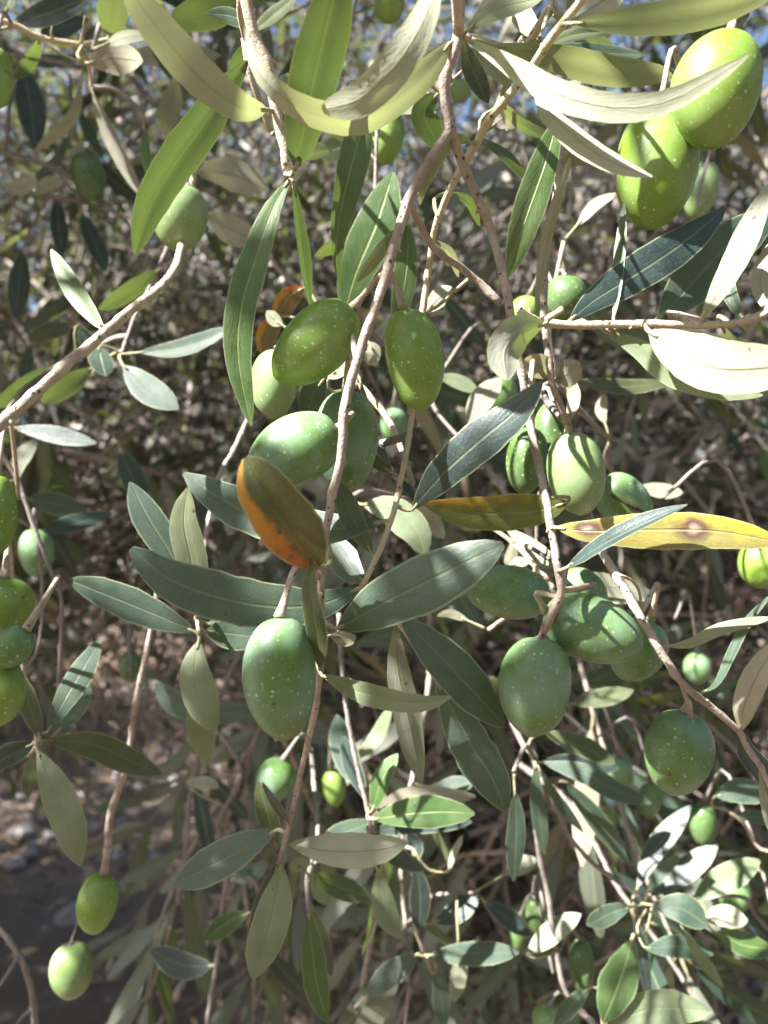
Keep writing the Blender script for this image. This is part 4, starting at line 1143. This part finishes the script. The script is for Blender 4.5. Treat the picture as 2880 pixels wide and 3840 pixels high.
for k, mt in enumerate((S_GL, S_GL, S_DK, S_OL, S_GL, S_DK, S_BE)):
    rs = random.Random(40 + k)
    bend = rs.uniform(-.15, .12)
    Pq = [CAM + np.array((0, 0.5, 0)), CAM + np.array((.5, .5 + bend * .5, bend)), CAM + np.array((1.0, .5 + bend, bend * .6))]
    V, F, UV, C, T = leaf_geom([np.array(p) for p in Pq], 0.21, -55, -45, .2, .1, 7, 4, .85, .72, .05, rs)
    V = V - C[0]
    nv = len(V)
    PV, PF = tube(resample([(-.1, 0, 0), (-.05, 0, .005), (.03, 0, 0)], 4), [.014, .013, .011, .008], 5)
    me = bpy.data.meshes.new('leaf')
    me.from_pydata([tuple(v) for v in V] + [tuple(v) for v in PV], [], [tuple(f) for f in F] + [tuple(i + nv for i in f) for f in PF])
    me.materials.append(mt); me.materials.append(M_PE)
    me.polygons.foreach_set('use_smooth', [True] * len(me.polygons))
    me.polygons.foreach_set('material_index', [0] * len(F) + [1] * len(PF))
    ul = me.uv_layers.new(name='UVMap'); li = np.zeros(len(me.loops), dtype=np.int32); me.loops.foreach_get('vertex_index', li)
    ul.data.foreach_set('uv', np.vstack([UV, np.tile((0, .5), (len(PV), 1))]).astype(np.float32)[li].ravel())
    PROT.append(me)

def spray(label, group, start, dirv, length, rs, nl=18, thick=0.0016):
    br = Branch(label, group)
    d0 = nrm(np.array(dirv)); p = np.array(start); P = [p.copy()]
    dv = d0.copy()
    for i in range(5):
        dv = nrm(dv + np.array((rs.gauss(0, .14), rs.gauss(0, .14), -.16 + rs.gauss(0, .1))))
        p = p + dv * length / 5; P.append(p.copy())
    br.stem3(np.array(P), thick, thick * .45, rs.choice('ggp'), sides=6)
    Q = br.samp[0]
    for k in range(nl):
        f = rs.uniform(.08, 1.0); i = min(len(Q) - 2, int(f * (len(Q) - 1)))
        t = nrm(Q[i + 1] - Q[i]); s = nrm(np.cross(t, np.array([rs.gauss(0, 1) for _ in range(3)])))
        if k < 2: i = len(Q) - 2
        dd = nrm(t * rs.uniform(.4, 1.1) + s * rs.uniform(.6, 1.1) + np.array((0, 0, -.25)))
        up = np.array((rs.gauss(0, .5), rs.gauss(0, .5), 1)); sd = nrm(np.cross(up, dd)); n2 = np.cross(dd, sd)
        ln = rs.uniform(.042, .07)
        o = bpy.data.objects.new('leaf', PROT[rs.choice((0, 0, 1, 1, 2, 2, 3, 4, 5, 5) if start[2] < CAMZ else (0, 1, 2, 3, 4, 5, 6))]); COL.objects.link(o); o.parent = br.root
        loc = Q[i] - br.base + dd * ln * .1
        o.matrix_local = Matrix(((dd[0] * ln, sd[0] * ln, n2[0] * ln, loc[0]), (dd[1] * ln, sd[1] * ln, n2[1] * ln, loc[1]), (dd[2] * ln, sd[2] * ln, n2[2] * ln, loc[2]), (0, 0, 0, 1)))
    return br

rs = random.Random(77)
ZONES = [
    ('out-of-focus olive spray in the upper left background', 'blurred sprays upper left', (0, 1300), (-100, 1300), 9),
    ('out-of-focus olive spray in the upper right background', 'blurred sprays upper right', (1500, 2950), (-100, 1300), 9),
    ('out-of-focus olive spray in the middle left background', 'blurred sprays middle left', (-100, 1300), (1300, 2500), 12),
    ('out-of-focus olive spray in the middle right background', 'blurred sprays middle right', (1500, 2950), (1300, 2500), 18),
    ('out-of-focus olive spray in the lower middle background', 'blurred sprays lower middle', (800, 1900), (2400, 3700), 24),
    ('out-of-focus olive spray in the lower right background', 'blurred sprays lower right', (1900, 2950), (2400, 3700), 17),
]
for lab, grp, xr, yr, n in ZONES:
    for k in range(n):
        d = rs.uniform(.40, .95)
        p = px(rs.uniform(*xr), rs.uniform(*yr) - 200, d)
        spray(lab, grp, p, (rs.gauss(0, .8), rs.gauss(0, .5), rs.gauss(-.5, .5)), rs.uniform(.12, .26), rs, nl=rs.randint(9, 18))

# ================================================================== unseen foliage added overhead and behind the camera to throw the dappled shade
def shade_foliage():
    r2 = np.random.default_rng(21)
    e1 = nrm(np.cross(SUN, np.array((0, 0, 1.0)))); e2 = np.cross(SUN, e1)
    lit = [px(x, y, d) for x, y, d in ((1150, 1250, .17), (1520, 1300, .17), (1500, 1420, .17), (1050, 1480, .206), (1180, 1600, .17), (680, 850, .25), (640, 700, .165), (2140, 1740, .2), (2640, 260, .155), (2620, 420, .155),
                                          (500, 1160, .18), (300, 1330, .165), (1480, 220, .127), (1300, 400, .14), (700, 230, .14), (1200, 200, .135), (1030, 350, .16), (1070, 560, .16), (2700, 1350, .141), (2250, 370, .133), (1500, 780, .157), (1430, 1080, .158), (1700, 3050, .243), (1980, 300, .156), (1850, 880, .167), (930, 1100, .161), (2010, 700, .156), (2360, 1215, .155), (2000, 1370, .19), (2430, 2020, .155))]
    litr = [0.033 if p[2] > CAMZ else 0.02 for p in lit]
    for x, y, d, r in ((1835, 2068, .138, .012), (1800, 1700, .165, .007), (1950, 1530, .164, .006), (2190, 1150, .16, .007), (2330, 1070, .165, .006), (2760, 900, .182, .009)):
        lit.append(px(x, y, d)); litr.append(r)
    litr = np.array(litr); litc = np.array([(np.dot(p, e1), np.dot(p, e2)) for p in lit])
    C = []
    def fill(ntry, dlo, dhi, slo, shi, check, floor=0.0, ymin=-900):  # unseen leaves placed by where their shade falls: thick low in view
        for _ in range(ntry):
            y = r2.uniform(dlo ** 3, dhi ** 3) ** (1 / 3)
            pxx = r2.uniform(-1300, 4200); pyy = r2.uniform(ymin, 4700)
            dens = np.interp(pyy, (-900, 300, 1500, 2100, 2600, 5200), (0, 0, .012, .34, .88, .92))
            if r2.random() >= max(dens, floor): continue
            q = px(pxx, pyy, y) + SUN * r2.uniform(slo, shi)
            c2 = np.array((np.dot(q, e1), np.dot(q, e2)))
            if check and np.min(np.linalg.norm(litc - c2, axis=1) - litr) < 0: continue
            if q[1] > -0.05 and abs(q[0]) < 0.62 * q[1] + .05 and abs(q[2] - CAMZ) < .75 * q[1] + .05: continue
            bad = False
            for yp, pr in ((.13, 1.1), (.16, 1.1), (.2, 1.1), (.26, .9), (.5, .7), (1.4, .6)):
                tq = (q[1] - yp) / SUN[1]
                if tq < -.03 or (yp > y - .05 and y > .22): continue
                h = q - SUN * tq
                hx = 1440 + h[0] / yp * 2880; hy = 1920 - (h[2] - CAMZ) / yp * 2880
                if -250 < hx < 3130 and -250 < hy < 2000 and r2.random() < pr: bad = True; break
            if bad: continue
            C.append(q)
    # loose leaves added in the sun's way to shade chosen fruit and leaves
    for x, y, d in ((2380, 600, .168), (1400, 2280, .147), (1520, 2225, .144), (1620, 2190, .142), (2500, 945, .17), (1160, 420, .145), (1300, 2100, .195), (1700, 1790, .168), (1100, 1960, .138), (2600, 990, .18)):
        for _ in range(2 if y < 1500 else 4 if y < 3000 else 7):
            C.append(px(x, y, d) + SUN * r2.uniform(.36, .6) + r2.normal(0, .007, 3))
    nexp = len(C)
    r2 = np.random.default_rng(33)
    fill(2800, .17, .21, .38, 1.0, True)
    fill(2600, .25, .55, .7, 1.6, True)
    fill(6000, .42, .8, .9, 1.8, True, 0, 2150)
    fill(15000, .6, 1.4, 1.2, 2.8, True, 0, 2150)
    fill(6500, .55, 1.2, 1.0, 2.4, True, .1)
    fill(52000, 1.2, 3.6, 2.0, 4.2, False, .05)
    fill(42000, 2.0, 6.0, 2.5, 5.0, False, .2, 2250)
    C = np.array(C)
    FP = np.array(FRONT)
    FP = FP[(1920 - (FP[:, 2] - CAMZ) / FP[:, 1] * 2880) < 1950]
    f2 = np.stack([FP @ e1, FP @ e2], 1); fs = FP @ SUN
    c2 = np.stack([C @ e1, C @ e2], 1); cs = C @ SUN
    D = np.linalg.norm(c2[:, None] - f2[None], axis=2); D[cs[:, None] < fs[None]] = 9
    blocks = D.min(axis=1) < .036
    blocks &= r2.random(len(C)) > .035
    blocks[:nexp] = False
    C = C[~blocks]
    V, F = leaf_cloud(C, np.where(np.arange(len(C)) < 5500, r2.uniform(.04, .065, len(C)), r2.uniform(.06, .085, len(C))), droop=.3)
    # unseen tree to carry the placed shade leaves: trunk beside the camera, loose twigs
    root = bpy.data.objects.new('olive_tree', None); COL.objects.link(root); root.location = (-1.1, -.55, -.02)
    tag(root, 'unseen olive tree beside the viewer, its leaves placed to shade the hanging branches', 'tree')
    b = np.array(root.location)
    P = resample([(0, 0, 0), (.05, .02, .6), (.0, .05, 1.2), (.1, .05, 1.7)], 18)
    TV, TF = tube(P, [np.full(12, .13 * (1.4 - .7 * i / 17)) * r2.uniform(.86, 1.14, 12) for i in range(18)], 12)
    make_obj('trunk', TV, TF, M_TR, root)
    cen = C.mean(axis=0)
    WV, WF, off = [], [], 0
    for k in range(60):
        e = C[r2.integers(len(C))] - b
        s = P[-1] if k < 8 else C[r2.integers(len(C))] - b
        if k >= 8:
            e = s + nrm(r2.normal(0, 1, 3)) * .2
        Q = resample([s, (s + e) / 2 + r2.normal(0, .04, 3), e], 10)
        if k < 8: continue
        TV, TF = tube(Q, np.linspace(.003, .001, 10), 5)
        WV.append(TV); WF.append(np.array([f for f in TF if len(f) == 4]) + off); off += len(TV)
    o = fast_mesh('twigs', np.vstack(WV), np.vstack(WF), M_GY, root); o['kind'] = 'stuff'
    o = fast_mesh('crown', V - b, F, M_FOL, root); o['kind'] = 'stuff'
shade_foliage()
